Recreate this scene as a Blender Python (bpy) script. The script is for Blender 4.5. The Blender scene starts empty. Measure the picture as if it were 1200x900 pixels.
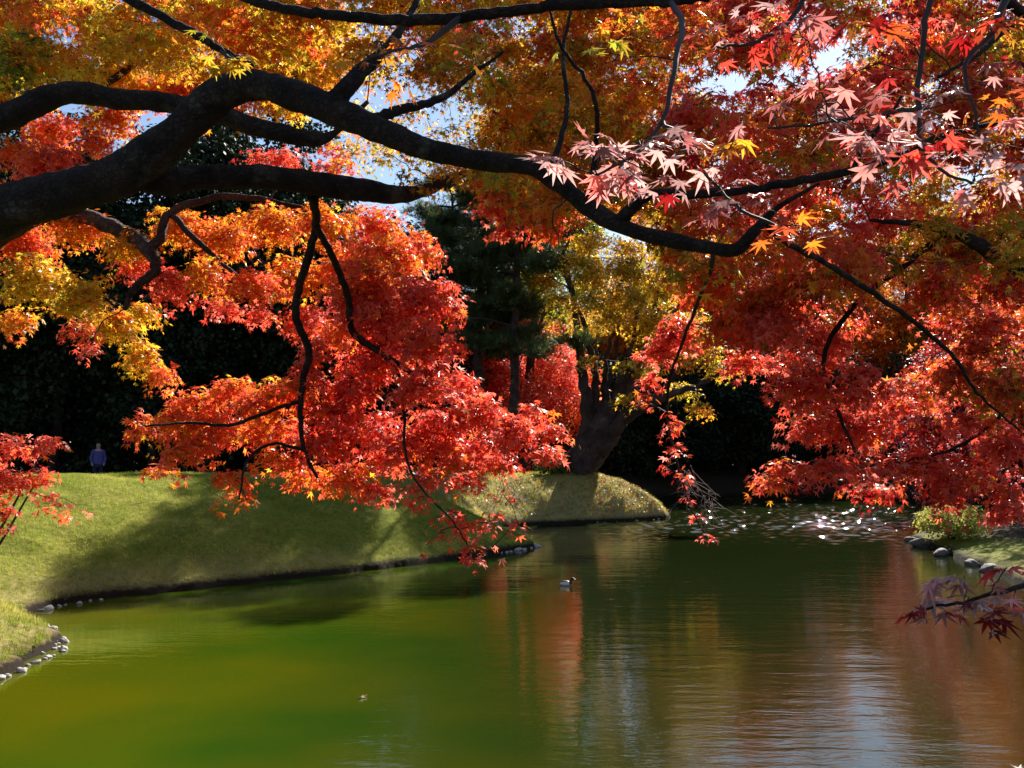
import bpy, bmesh, math, random
import numpy as np
from mathutils import Vector, Matrix, noise

random.seed(7)
RNG = np.random.default_rng(11)
R = math.radians
SC = bpy.context.scene
COL = SC.collection

# ------------------------------------------------------------------ camera, sky, sun, exposure
F = 1152.0            # focal length in photo pixels (photo 1200 x 900)
CAM_H = 2.8
PITCH = math.atan(75.0 / F)
SUN_AZ, SUN_EL = R(21), R(35)

cam_d = bpy.data.cameras.new('camera'); cam = bpy.data.objects.new('camera', cam_d); COL.objects.link(cam)
cam_d.sensor_width = 36; cam_d.lens = 36 * F / 1200; cam_d.clip_start = 0.05; cam_d.clip_end = 3000
cam.location = (0, 0, CAM_H); cam.rotation_euler = (R(90) + PITCH, 0, 0)
SC.camera = cam

world = bpy.data.worlds.new('World'); SC.world = world; world.use_nodes = True
wn = world.node_tree; wn.nodes.clear()
sky = wn.nodes.new('ShaderNodeTexSky'); sky.sky_type = 'NISHITA'; sky.sun_disc = False
sky.sun_elevation = SUN_EL; sky.sun_rotation = SUN_AZ; sky.air_density = 1.0; sky.dust_density = 0.35; sky.ozone_density = 2.5
bg = wn.nodes.new('ShaderNodeBackground'); bg.inputs['Strength'].default_value = 0.062
wo = wn.nodes.new('ShaderNodeOutputWorld')
wn.links.new(sky.outputs[0], bg.inputs[0]); wn.links.new(bg.outputs[0], wo.inputs[0])

sl = bpy.data.lights.new('sun', 'SUN'); sl.energy = 5.0; sl.angle = R(0.5); sl.color = (1.0, 0.93, 0.82)
sun = bpy.data.objects.new('sun', sl); COL.objects.link(sun)
sdir = Vector((math.sin(SUN_AZ) * math.cos(SUN_EL), math.cos(SUN_AZ) * math.cos(SUN_EL), math.sin(SUN_EL)))
sun.rotation_euler = sdir.to_track_quat('Z', 'Y').to_euler(); sun.location = (10, 20, 60)

SC.view_settings.view_transform = 'Standard'; SC.view_settings.look = 'None'
SC.view_settings.exposure = 1.25; SC.view_settings.gamma = 1.0; SC.view_settings.use_curve_mapping = False
SC.render.engine = 'CYCLES'
cy = SC.cycles
cy.max_bounces = 7; cy.diffuse_bounces = 4; cy.glossy_bounces = 3; cy.transmission_bounces = 4
cy.caustics_reflective = False; cy.caustics_refractive = False
cy.sample_clamp_indirect = 2.5
cy.use_denoising = True

# ------------------------------------------------------------------ helpers
CP, SP = math.cos(PITCH), math.sin(PITCH)

def at(px, py, d):
    """world point seen at photo pixel (px, py) at ground distance d"""
    u = (px - 600) / F; v = (450 - py) / F
    dy = CP - v * SP; dz = SP + v * CP
    k = d / dy
    return np.array((u * k, d, CAM_H + dz * k))

def tag(o, label=None, cat=None, group=None, kind=None):
    if label: o['label'] = label
    if cat: o['category'] = cat
    if group: o['group'] = group
    if kind: o['kind'] = kind
    return o

def empty(name, loc):
    o = bpy.data.objects.new(name, None); o.location = loc; o.empty_display_size = 0.3
    COL.objects.link(o); return o

def link(name, me, parent=None):
    o = bpy.data.objects.new(name, me); COL.objects.link(o)
    if parent is not None:
        o.parent = parent
        o.matrix_parent_inverse = Matrix.Translation(-Vector(parent.location))
    return o

def mesh_np(name, V, Fa, mats, col=None, smooth=False, midx=None, parent=None):
    """V (n,3); Fa (m,k) all faces with k corners"""
    V = np.asarray(V, dtype=np.float32); Fa = np.asarray(Fa, dtype=np.int32)
    me = bpy.data.meshes.new(name)
    n, (m, k) = len(V), Fa.shape
    me.vertices.add(n); me.vertices.foreach_set('co', V.ravel())
    me.loops.add(m * k); me.loops.foreach_set('vertex_index', Fa.ravel())
    me.polygons.add(m)
    me.polygons.foreach_set('loop_start', np.arange(m, dtype=np.int32) * k)
    me.polygons.foreach_set('loop_total', np.full(m, k, dtype=np.int32))
    for mm in (mats if isinstance(mats, (list, tuple)) else [mats]): me.materials.append(mm)
    if midx is not None: me.polygons.foreach_set('material_index', np.asarray(midx, dtype=np.int32))
    if smooth: me.polygons.foreach_set('use_smooth', np.ones(m, dtype=bool))
    if col is not None:
        a = me.attributes.new('tint', 'FLOAT_COLOR', 'POINT')
        c4 = np.ones((n, 4), dtype=np.float32); c4[:, :3] = col
        a.data.foreach_set('color', c4.ravel())
    me.update(calc_edges=True); me.validate()
    return link(name, me, parent)

def norm(a):
    a = np.asarray(a, dtype=float)
    return a / np.maximum(np.linalg.norm(a, axis=-1, keepdims=True), 1e-9)

def spline(pts, rad, per=6):
    """Catmull-Rom through points, returns dense points and radii"""
    P = np.asarray(pts, dtype=float); r = np.asarray(rad, dtype=float)
    if len(P) < 3:
        t = np.linspace(0, 1, per + 1)[:, None]
        return P[0] + (P[-1] - P[0]) * t, r[0] + (r[-1] - r[0]) * t[:, 0]
    Q = np.vstack((2 * P[0] - P[1], P, 2 * P[-1] - P[-2]))
    out, ro = [], []
    for i in range(len(P) - 1):
        p0, p1, p2, p3 = Q[i:i + 4]
        for j in range(per):
            t = j / per
            out.append(0.5 * (2 * p1 + (p2 - p0) * t + (2 * p0 - 5 * p1 + 4 * p2 - p3) * t * t + (3 * p1 - p0 - 3 * p2 + p3) * t ** 3))
            ro.append(r[i] + (r[i + 1] - r[i]) * t)
    out.append(P[-1]); ro.append(r[-1])
    return np.array(out), np.array(ro)

class Tubes:
    """collects tapered tubes into one quad mesh"""
    def __init__(self): self.V, self.Fq, self.n = [], [], 0
    def add(self, P, r, sides=8, rough=0.0, freq=3.0):
        P = np.asarray(P, dtype=float); r = np.asarray(r, dtype=float)
        n = len(P)
        T = norm(np.gradient(P, axis=0))
        ref = np.array((0, 0, 1.0)) if abs(T[0][2]) < 0.8 else np.array((1.0, 0, 0))
        N = np.zeros_like(P); v = np.cross(T[0], ref); v /= np.linalg.norm(v); N[0] = v
        for i in range(1, n):
            v = v - T[i] * np.dot(v, T[i]); v = v / max(np.linalg.norm(v), 1e-9); N[i] = v
        B = np.cross(T, N)
        a = np.linspace(0, 2 * np.pi, sides, endpoint=False)
        ring = (N[:, None, :] * np.cos(a)[None, :, None] + B[:, None, :] * np.sin(a)[None, :, None])
        rr = np.repeat(r[:, None], sides, 1)
        if rough > 0:
            for i in range(n):
                for j in range(sides):
                    q = P[i] + ring[i, j] * r[i]
                    s = noise.noise(Vector((q[0] * freq, q[1] * freq, q[2] * freq))) + 0.5 * noise.noise(Vector((q[0] * freq * 3, q[1] * freq * 3, q[2] * freq * 3)))
                    rr[i, j] *= 1 + rough * s
        V = P[:, None, :] + ring * rr[:, :, None]
        V = np.concatenate((V.reshape(-1, 3), P[:1], P[-1:] + T[-1:] * r[-1] * 0.6))
        o = self.n
        i = np.arange(n - 1)[:, None] * sides; j = np.arange(sides)[None, :]; j2 = (j + 1) % sides
        q = np.stack((i + j, i + j2, i + sides + j2, i + sides + j), -1).reshape(-1, 4) + o
        e = o + n * sides
        jj = np.arange(sides); jn = (jj + 1) % sides
        # end caps as thin quads sharing the pole
        c1 = np.stack((np.full(sides, e + 1), o + (n - 1) * sides + jj, o + (n - 1) * sides + jn), -1)
        c0 = np.stack((np.full(sides, e), o + jn, o + jj), -1)
        self.V.append(V); self.Fq.append(q); self.n += len(V)
        self.caps = getattr(self, 'caps', []); self.caps += [c0, c1]
    def build(self, name, mat, parent=None):
        V = np.concatenate(self.V); q = np.concatenate(self.Fq)
        t = np.concatenate((q[:, [0, 1, 2]], q[:, [0, 2, 3]])); t = np.concatenate([t] + self.caps)
        return mesh_np(name, V, t, mat, smooth=True, parent=parent)

# ------------------------------------------------------------------ materials
def new_mat(name):
    m = bpy.data.materials.new(name); m.use_nodes = True
    nt = m.node_tree; nt.nodes.clear()
    out = nt.nodes.new('ShaderNodeOutputMaterial')
    return m, nt, out

def nd(nt, t, **kw):
    n = nt.nodes.new(t)
    for k, v in kw.items():
        if k in n.inputs: n.inputs[k].default_value = v
        else: setattr(n, k, v)
    return n

def leaf_material(name, trans=0.5, rough=0.42, spec=0.4, gain=1.15):
    m, nt, out = new_mat(name)
    at_ = nd(nt, 'ShaderNodeAttribute', attribute_name='tint')
    tc = nd(nt, 'ShaderNodeTexCoord')
    nz = nd(nt, 'ShaderNodeTexNoise', Scale=35.0, Detail=2.0)
    nt.links.new(tc.outputs['Object'], nz.inputs['Vector'])
    mr = nd(nt, 'ShaderNodeMapRange'); mr.inputs[1].default_value = 0.3; mr.inputs[2].default_value = 0.7
    mr.inputs[3].default_value = 0.78; mr.inputs[4].default_value = 1.12
    nt.links.new(nz.outputs['Fac'], mr.inputs[0])
    mul = nd(nt, 'ShaderNodeVectorMath', operation='SCALE')
    nt.links.new(at_.outputs['Color'], mul.inputs[0]); nt.links.new(mr.outputs[0], mul.inputs['Scale'])
    p = nd(nt, 'ShaderNodeBsdfPrincipled', Roughness=rough)
    p.inputs['Specular IOR Level'].default_value = spec
    nt.links.new(mul.outputs[0], p.inputs['Base Color'])
    g = nd(nt, 'ShaderNodeVectorMath', operation='SCALE'); g.inputs['Scale'].default_value = gain
    nt.links.new(mul.outputs[0], g.inputs[0])
    tr = nd(nt, 'ShaderNodeBsdfTranslucent'); nt.links.new(g.outputs[0], tr.inputs['Color'])
    mx = nd(nt, 'ShaderNodeMixShader'); mx.inputs[0].default_value = trans
    nt.links.new(p.outputs[0], mx.inputs[1]); nt.links.new(tr.outputs[0], mx.inputs[2])
    nt.links.new(mx.outputs[0], out.inputs[0])
    return m

def bark_material(name, c1, c2, scale=6.0, bump=0.6, lichen=(0.13, 0.125, 0.095)):
    m, nt, out = new_mat(name)
    tc = nd(nt, 'ShaderNodeTexCoord')
    nz = nd(nt, 'ShaderNodeTexNoise', Scale=scale, Detail=9.0, Roughness=0.68, Distortion=.6)
    vo = nd(nt, 'ShaderNodeTexVoronoi', Scale=scale * 4.5, feature='DISTANCE_TO_EDGE')
    n2 = nd(nt, 'ShaderNodeTexNoise', Scale=scale * .55, Detail=6.0, Roughness=.7)
    n3 = nd(nt, 'ShaderNodeTexNoise', Scale=scale * 9, Detail=4.0, Roughness=.7)
    wp = nd(nt, 'ShaderNodeVectorMath', operation='MULTIPLY_ADD'); wp.inputs[1].default_value = (.12, .12, .12)
    nt.links.new(nz.outputs['Color'], wp.inputs[0]); nt.links.new(tc.outputs['Object'], wp.inputs[2])
    for q in (nz, n2, n3): nt.links.new(tc.outputs['Object'], q.inputs['Vector'])
    nt.links.new(wp.outputs[0], vo.inputs['Vector'])
    cr = nd(nt, 'ShaderNodeValToRGB')
    cr.color_ramp.elements[0].position = 0.35; cr.color_ramp.elements[0].color = (*c1, 1)
    cr.color_ramp.elements[1].position = 0.68; cr.color_ramp.elements[1].color = (*c2, 1)
    nt.links.new(nz.outputs['Fac'], cr.inputs[0])
    lr = nd(nt, 'ShaderNodeMapRange'); lr.inputs[1].default_value = .56; lr.inputs[2].default_value = .66; lr.inputs[4].default_value = .75
    nt.links.new(n2.outputs['Fac'], lr.inputs[0])
    mx = nd(nt, 'ShaderNodeMix', data_type='RGBA'); mx.inputs[7].default_value = (*lichen, 1)
    nt.links.new(lr.outputs[0], mx.inputs[0]); nt.links.new(cr.outputs[0], mx.inputs[6])
    cl = nd(nt, 'ShaderNodeMath', operation='MINIMUM'); cl.inputs[1].default_value = .18; nt.links.new(vo.outputs['Distance'], cl.inputs[0])
    a1 = nd(nt, 'ShaderNodeMath', operation='MULTIPLY_ADD'); a1.inputs[1].default_value = 2.2
    nt.links.new(cl.outputs[0], a1.inputs[0]); nt.links.new(nz.outputs['Fac'], a1.inputs[2])
    a2 = nd(nt, 'ShaderNodeMath', operation='MULTIPLY_ADD'); a2.inputs[1].default_value = .35
    nt.links.new(n3.outputs['Fac'], a2.inputs[0]); nt.links.new(a1.outputs[0], a2.inputs[2])
    bp = nd(nt, 'ShaderNodeBump', Strength=bump, Distance=0.05)
    nt.links.new(a2.outputs[0], bp.inputs['Height'])
    p = nd(nt, 'ShaderNodeBsdfPrincipled', Roughness=0.85); p.inputs['Specular IOR Level'].default_value = 0.25
    nt.links.new(mx.outputs[2], p.inputs['Base Color']); nt.links.new(bp.outputs[0], p.inputs['Normal'])
    nt.links.new(p.outputs[0], out.inputs[0])
    return m

def plain(name, c, rough=0.6, spec=0.4, var=0.25, scale=8.0):
    m, nt, out = new_mat(name)
    tc = nd(nt, 'ShaderNodeTexCoord'); nz = nd(nt, 'ShaderNodeTexNoise', Scale=scale, Detail=5.0)
    nt.links.new(tc.outputs['Object'], nz.inputs['Vector'])
    cr = nd(nt, 'ShaderNodeValToRGB')
    cr.color_ramp.elements[0].position = 0.3; cr.color_ramp.elements[0].color = (*[x * (1 - var) for x in c], 1)
    cr.color_ramp.elements[1].position = 0.7; cr.color_ramp.elements[1].color = (*[min(1, x * (1 + var)) for x in c], 1)
    nt.links.new(nz.outputs['Fac'], cr.inputs[0])
    bp = nd(nt, 'ShaderNodeBump', Strength=0.25, Distance=0.02); nt.links.new(nz.outputs['Fac'], bp.inputs['Height'])
    p = nd(nt, 'ShaderNodeBsdfPrincipled', Roughness=rough); p.inputs['Specular IOR Level'].default_value = spec
    nt.links.new(cr.outputs[0], p.inputs['Base Color']); nt.links.new(bp.outputs[0], p.inputs['Normal'])
    nt.links.new(p.outputs[0], out.inputs[0])
    return m

M_LEAF = leaf_material('maple_leaf', 0.66, 0.38, 0.5, 1.3)
M_NEAR = leaf_material('maple_leaf_close', 0.5, 0.5, 0.45, 1.25)
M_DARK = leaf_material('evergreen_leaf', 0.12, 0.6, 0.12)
M_NEEDLE = leaf_material('pine_needle', 0.35, 0.5, 0.3)
M_GRASS = leaf_material('grass_blade', 0.5, 0.6, 0.2, 1.3)
M_BARK = bark_material('maple_bark', (0.014, 0.009, 0.006), (0.065, 0.038, 0.026), 5.0, 1.0, (.13, .105, .075))
M_BARK_FAR = bark_material('tree_bark', (0.024, 0.013, 0.012), (0.095, 0.055, 0.048), 2.5, 1.0, (.14, .105, .09))
M_TWIG = plain('twig_bark', (0.045, 0.028, 0.022), 0.7, 0.3)
M_DRYTWIG = plain('dry_twig', (0.26, 0.21, 0.20), 0.7, 0.3)
M_STONE = plain('pale_stone', (0.40, 0.38, 0.35), 0.75, 0.3, 0.35, 9)
M_DSTONE = plain('dark_stone', (0.12, 0.10, 0.085), 0.75, 0.3, 0.4, 9)

# ------------------------------------------------------------------ palettes (leaf colours)
C = dict(
    red=(0.82, 0.075, 0.045), scarlet=(0.84, 0.125, 0.050), rose=(0.84, 0.20, 0.16), crimson=(0.36, 0.012, 0.014),
    orange=(0.78, 0.22, 0.018), gold=(0.74, 0.38, 0.025), yellow=(0.72, 0.50, 0.04), lime=(0.42, 0.42, 0.030),
    olive=(0.20, 0.17, 0.02), brown=(0.20, 0.075, 0.02), pink=(0.64, 0.36, 0.33), wine=(0.16, 0.012, 0.016),  # pink: pale leaf underside plus sun sheen held in the colour
    green=(0.10, 0.17, 0.02))
PAL = dict(
    red=[('red', 4), ('scarlet', 4), ('rose', 3), ('orange', 0.7), ('crimson', 0.8)],
    redo=[('scarlet', 4), ('orange', 3), ('red', 2), ('gold', 0.8)],
    orange=[('orange', 4), ('scarlet', 2.2), ('gold', 2), ('yellow', 0.5), ('red', 0.8)],
    gold=[('gold', 4), ('orange', 2.4), ('yellow', 2), ('lime', 1.2), ('scarlet', 0.4)],
    lime=[('lime', 2), ('yellow', 3), ('gold', 3), ('orange', .8), ('green', .4)],
    green=[('green', 3), ('lime', 2), ('olive', 1)],
    olive=[('olive', 1.6), ('lime', 2.4), ('gold', 2.4), ('orange', 1.6), ('yellow', 1), ('green', 0.8), ('scarlet', 0.6)],
    crimson=[('crimson', 3.5), ('red', 3), ('scarlet', 1.2), ('orange', 1.0), ('wine', 1), ('olive', 0.6)],
    mixed=[('red', 3), ('crimson', 2), ('orange', 2.5), ('gold', 1.2), ('lime', 0.8), ('olive', 1)],
    pink=[('pink', 4), ('rose', 1), ('crimson', 1.2)],
    wine=[('wine', 2), ('crimson', 3), ('red', 1.5), ('pink', 0.8)],
    yellow=[('yellow', 2), ('gold', 3.5), ('lime', 1.6), ('olive', 1.2), ('orange', 0.5)],
    rust=[('orange', 3), ('brown', 2.5), ('gold', 2), ('scarlet', 1)],
)
DARKPAL = dict(
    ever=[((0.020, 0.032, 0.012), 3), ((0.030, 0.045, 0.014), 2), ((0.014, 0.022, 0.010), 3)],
    pine=[((0.06, 0.095, 0.035), 3), ((0.09, 0.115, 0.035), 2), ((0.11, 0.095, 0.03), 1)],
    bush=[((0.10, 0.15, 0.03), 3), ((0.15, 0.19, 0.04), 2), ((0.06, 0.09, 0.02), 1)],
    dry=[((0.40, 0.37, 0.07), 3), ((0.50, 0.43, 0.13), 2), ((0.24, 0.28, 0.04), 2)],
    purple=[((0.10, 0.03, 0.05), 3), ((0.07, 0.03, 0.03), 2)],
)
def pick(pal, n):
    L = PAL.get(pal) or DARKPAL.get(pal)
    cs = np.array([C[c] if isinstance(c, str) else c for c, w in L]); w = np.array([w for c, w in L], dtype=float)
    return cs[RNG.choice(len(L), n, p=w / w.sum())]

# ------------------------------------------------------------------ leaf templates
def star(angles, lens, sinus, shoulder=None):
    V = [(0, 0, 0)]; ring = []
    n = len(angles)
    for i, (a, l) in enumerate(zip(angles, lens)):
        t = math.radians(a)
        def pt(r, da=0.0):
            return (r * math.sin(t + da), r * math.cos(t + da), -0.10 * r * r - 0.05 * abs(math.sin(t + da)) * r)
        if shoulder:
            ring += [pt(l * 0.55, -shoulder / max(l, .5)), pt(l), pt(l * 0.55, shoulder / max(l, .5))]
        else:
            ring += [pt(l)]
        if i < n - 1:
            b = math.radians((a + angles[i + 1]) / 2)
            ring.append((sinus * math.sin(b), sinus * math.cos(b), 0.02))
    V += ring; V = np.array(V)
    V[:, 1] += 0.12
    V[0] = (0, 0, 0)
    T = [(0, i + 1, i) for i in range(1, len(V) - 1)]
    return V, np.array(T)
LEAF7 = star([-128, -84, -42, 0, 42, 84, 128], [.42, .72, .92, 1.0, .92, .72, .42], .27, .155)
LEAF5 = star([-100, -48, 0, 48, 100], [.62, .88, 1.0, .88, .62], .30)
LEAF3 = star([-62, 0, 62], [.8, 1.0, .8], .36)
LEAFQ = (np.array([(0, 0, 0), (-.42, .5, -.06), (0, 1, -.16), (.42, .5, -.06)]), np.array([(0, 2, 1), (0, 3, 2)]))
_n = []
_t = []
for k in range(7):
    a = k * 2 * math.pi / 7; e = 0.5 + 0.35 * ((k * 3) % 4) / 3
    d_ = np.array((math.cos(a) * math.cos(e), math.sin(a) * math.cos(e), math.sin(e))); s_ = np.array((-math.sin(a), math.cos(a), 0)) * .045
    b = len(_n); _n += [-s_, s_, d_]; _t.append((b, b + 1, b + 2))
TUFT = (np.array(_n), np.array(_t))
_n, _t = [], []
for k in range(3):
    a = k * 2.1; b = len(_n)
    _n += [np.array((math.cos(a) * .12 - .05, math.sin(a) * .12, 0)), np.array((math.cos(a) * .12 + .05, math.sin(a) * .12, 0)), np.array((math.cos(a) * .55, math.sin(a) * .55, 1.0))]
    _t.append((b, b + 1, b + 2))
BLADE = (np.array(_n), np.array(_t))

def leaves(name, P, Nn, S, col, tmpl, mat, parent=None, axis=None, curl=True):
    n = len(P)
    Z = norm(Nn)
    if axis is None: axis = RNG.normal(size=(n, 3)) + np.array((0, 0, -0.5))
    Y = axis - Z * np.sum(axis * Z, 1, keepdims=True); Y = norm(Y); X = np.cross(Y, Z)
    tv, tt = tmpl; k = len(tv)
    w = RNG.uniform(0.82, 1.15, n); cz = RNG.uniform(0.2, 2.6, n) if curl else np.ones(n)
    V = (P[:, None, :] + S[:, None, None] * (X[:, None, :] * (tv[None, :, 0:1] * w[:, None, None]) + Y[:, None, :] * tv[None, :, 1:2]
         + Z[:, None, :] * (tv[None, :, 2:3] * cz[:, None, None])))
    Fa = tt[None] + (np.arange(n) * k)[:, None, None]
    cc = np.repeat(col, k, 0)
    return mesh_np(name, V.reshape(-1, 3), Fa.reshape(-1, 3), mat, col=cc, parent=parent)

class Crown:
    """leaf clusters on twigs, grown inside ellipsoid clumps that hang from a limb skeleton"""
    def __init__(self, skel=None):
        self.P, self.N, self.S, self.Cc, self.A = [], [], [], [], []
        self.tw = Tubes(); self.skel = skel; self.nt = 0; self.hubs = []
    def clump(self, c, rad, pal, size=0.065, lai=3.0, per=13, subr=0.17, flat=0.35, droop=0.5, shell=2.4, twig=0.004, anchor=True, tiltup=1.0, twigp=0.6, pal2=None, wild=0.5):
        c = np.asarray(c, dtype=float); rad = np.asarray(rad, dtype=float)
        area = math.pi * rad[0] * rad[2]
        n = max(6, int(lai * area / (0.55 * size * size)))
        ns = max(1, int(n / per))
        dirs = norm(RNG.normal(size=(ns, 3)))
        rr = RNG.random(ns) ** (1 / shell)
        # lumpy outline
        lump = 0.78 + 0.35 * np.array([noise.noise(Vector(d * 1.7 + c)) for d in dirs])
        lump = np.clip(lump + RNG.normal(0, .10, ns), .4, 1.3)
        sub = c + dirs * rad * (rr * lump)[:, None]
        outw = dirs * np.array((1, 1, .35))
        up = np.array((0, 0, 1.0))
        dn = norm(up * tiltup + outw * 0.55 + RNG.normal(0, .28, (ns, 3)))
        a1 = norm(np.cross(dn, RNG.normal(size=(ns, 3)))); a2 = np.cross(dn, a1)
        cnt = RNG.poisson(per, ns) + 1; idx = np.repeat(np.arange(ns), cnt); m = len(idx)
        sr = subr * RNG.uniform(.55, 1.35, ns)
        ang = RNG.uniform(0, 2 * np.pi, m); q = np.sqrt(RNG.random(m))
        rad_v = a1[idx] * np.cos(ang)[:, None] + a2[idx] * np.sin(ang)[:, None]
        r_ = (q * sr[idx])[:, None]
        P = sub[idx] + rad_v * r_ + dn[idx] * (RNG.normal(0, flat * .35, m) * sr[idx])[:, None]
        P[:, 2] -= droop * (q ** 2) * sr[idx]
        Nn = dn[idx] + rad_v * (0.75 * q)[:, None] + RNG.normal(0, wild, (m, 3))
        A = rad_v + outw[idx] * 0.6 + np.array((0, 0, -0.55)) + RNG.normal(0, .45, (m, 3))
        base = pick(pal, ns)
        if pal2 is not None:
            base = np.where((RNG.random(ns) < .5)[:, None], base, pick(pal2, ns))
        other = pick(pal, m)
        mixf = np.clip(RNG.normal(.35, .25, m), 0, 1)[:, None]
        col = base[idx] * (1 - mixf) + other * mixf
        col = col * RNG.lognormal(0, .22, m)[:, None]
        self.P.append(P); self.N.append(Nn); self.S.append(size * np.clip(RNG.normal(.92, .24, m), .4, 1.5)); self.Cc.append(np.clip(col, 0.002, .85)); self.A.append(A)
        hub = c
        if anchor and self.skel is not None: self.hubs.append((c, twig))
        for i in range(ns):
            if RNG.random() > twigp: continue
            s = hub + (sub[i] - hub) * RNG.uniform(0, .35); L = np.linalg.norm(sub[i] - s)
            if L < .02: continue
            mid = (s + sub[i]) / 2 + np.array((0, 0, .1 * L)) + RNG.normal(0, .07 * L, 3)
            self.tw.add(np.array([s, mid, sub[i]]), np.array((twig, twig * .75, twig * .4)), 3); self.nt += 1
            # short twiglets to the rim of the leaf pad
            for k in range(1):
                e = sub[i] + (a1[i] * math.cos(k * 2.2 + i) + a2[i] * math.sin(k * 2.2 + i)) * sr[i] - np.array((0, 0, droop * sr[i] * .8))
                self.tw.add(np.array([sub[i], (sub[i] + e) / 2 + np.array((0, 0, .1 * sr[i])), e]), np.array((twig * .5, twig * .4, twig * .25)), 3); self.nt += 1
    def px(self, L, d, pal, dd=None, jd=0.5, **kw):
        for it in L:
            x, y, rx, ry = it[:4]; p = it[4] if len(it) > 4 and it[4] else pal; D = (it[5] if len(it) > 5 else d) + RNG.uniform(-jd, jd)
            s = D / F
            self.clump(at(x, y, D), (rx * s, max(rx, ry) * s * (dd or .85), ry * s), p, **kw)
    def connect(self):
        """grow a branchlet to every clump, always from the nearest wood already there"""
        H = list(self.hubs); wood = self.skel
        if not H: return
        D = [np.linalg.norm(wood - h[0], axis=1) for h in H]; best = [(d.min(), wood[int(d.argmin())], 0) for d in D]
        left = set(range(len(H)))
        while left:
            k = min(left, key=lambda q: best[q][0]); left.discard(k); c, tw = H[k]; L, s, dep = best[k]
            if L < .04: continue
            f = 1.0 / (1 + .35 * dep)
            mid = (s + c) / 2 + np.array((0, 0, .10 * L)) + RNG.normal(0, .10 * L, 3)
            p, r = spline([s, mid, c], [tw * (1.4 + .5 * min(L, 4)) * f, tw * (1.2 + .3 * min(L, 4)) * f, tw * .9], 6)
            p[1:-1] += RNG.normal(0, .015 * L, (len(p) - 2, 3))
            self.tw.add(p, r, 5); self.nt += 1
            for q in left:
                d = np.linalg.norm(p[2:] - H[q][0], axis=1); m = int(d.argmin())
                if d[m] < best[q][0]: best[q] = (d[m], p[2 + m], dep + 1)
    def build(self, parent, tmpl=LEAF5, mat=None, name='crown', label=None, twigmat=None):
        o = leaves(name, np.concatenate(self.P), np.concatenate(self.N), np.concatenate(self.S), np.concatenate(self.Cc), tmpl, mat or M_LEAF, parent, np.concatenate(self.A))
        if label: o['label'] = label
        self.connect()
        if self.nt:
            t = self.tw.build('twigs', twigmat or M_TWIG, parent); t['kind'] = 'stuff'
        return o

def pxpath(L):
    """[(px, py, radius_px, d), ...] to points and radii"""
    return [at(x, y, d) for x, y, r, d in L], [r * d / F for x, y, r, d in L]

def limb(parent, P, r, name='limb', sides=10, per=7, rough=.10, freq=4.0, mat=None, skel=None, wob=0.0):
    p, rr = spline(P, r, per)
    if wob: p[1:-1] += RNG.normal(0, wob, (len(p) - 2, 3))
    t = Tubes(); t.add(p, rr, sides, rough, freq)
    if skel is not None: skel.append(p)
    return t.build(name, mat or M_BARK, parent)

# ------------------------------------------------------------------ the ground: one sheet with the pond basin in it
POND = np.array([(9, 5.5), (0, 5), (-4, 6), (-6, 9), (-6.3, 11.4), (-6.2, 12.8), (-6.35, 14.0), (-7.0, 15.2), (-7.8, 16.1), (-8.15, 16.9), (-8.0, 17.7), (-7.5, 18.6), (-6.6, 19.4),
    (-5, 20.9), (-3.6, 22.3), (-1.8, 24.4), (-0.4, 26.3), (0.5, 27.6), (0.75, 28.3), (0.4, 29.3), (-0.6, 31.5), (-0.6, 34.2), (0.8, 35.9), (3.0, 37.0), (4.6, 37.8), (6.2, 39.1), (6.4, 39.8), (5.7, 41.0),
    (4.7, 43.0), (4.0, 45.6), (5.0, 48.6), (6.5, 49.6), (6.9, 50.2), (6.4, 51.4), (6.0, 55), (9, 58), (16, 59), (22, 58), (25, 51), (21, 42), (15, 35), (12.3, 30.6), (11.9, 29.2), (11.7, 27.5), (11.2, 25), (10.6, 21.5), (9.8, 18), (9.6, 12), (9.6, 7)])

def pond_sdf(X, Y):
    """negative in the water"""
    p = np.stack((X.ravel(), Y.ravel()), 1); best = np.full(len(p), 1e9); inside = np.zeros(len(p), bool)
    n = len(POND)
    for i in range(n):
        a = POND[i]; b = POND[(i + 1) % n]; e = b - a; w = p - a
        t = np.clip((w @ e) / (e @ e), 0, 1); dv = w - t[:, None] * e
        best = np.minimum(best, (dv ** 2).sum(1))
        cond = ((a[1] > p[:, 1]) != (b[1] > p[:, 1]))
        with np.errstate(divide='ignore', invalid='ignore'):
            xi = (b[0] - a[0]) * (p[:, 1] - a[1]) / (b[1] - a[1]) + a[0]
        inside ^= cond & (p[:, 0] < xi)
    d = np.sqrt(best)
    return np.where(inside, -d, d).reshape(X.shape)

def sstep(a, b, x):
    t = np.clip((x - a) / (b - a), 0, 1); return t * t * (3 - 2 * t)

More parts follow.
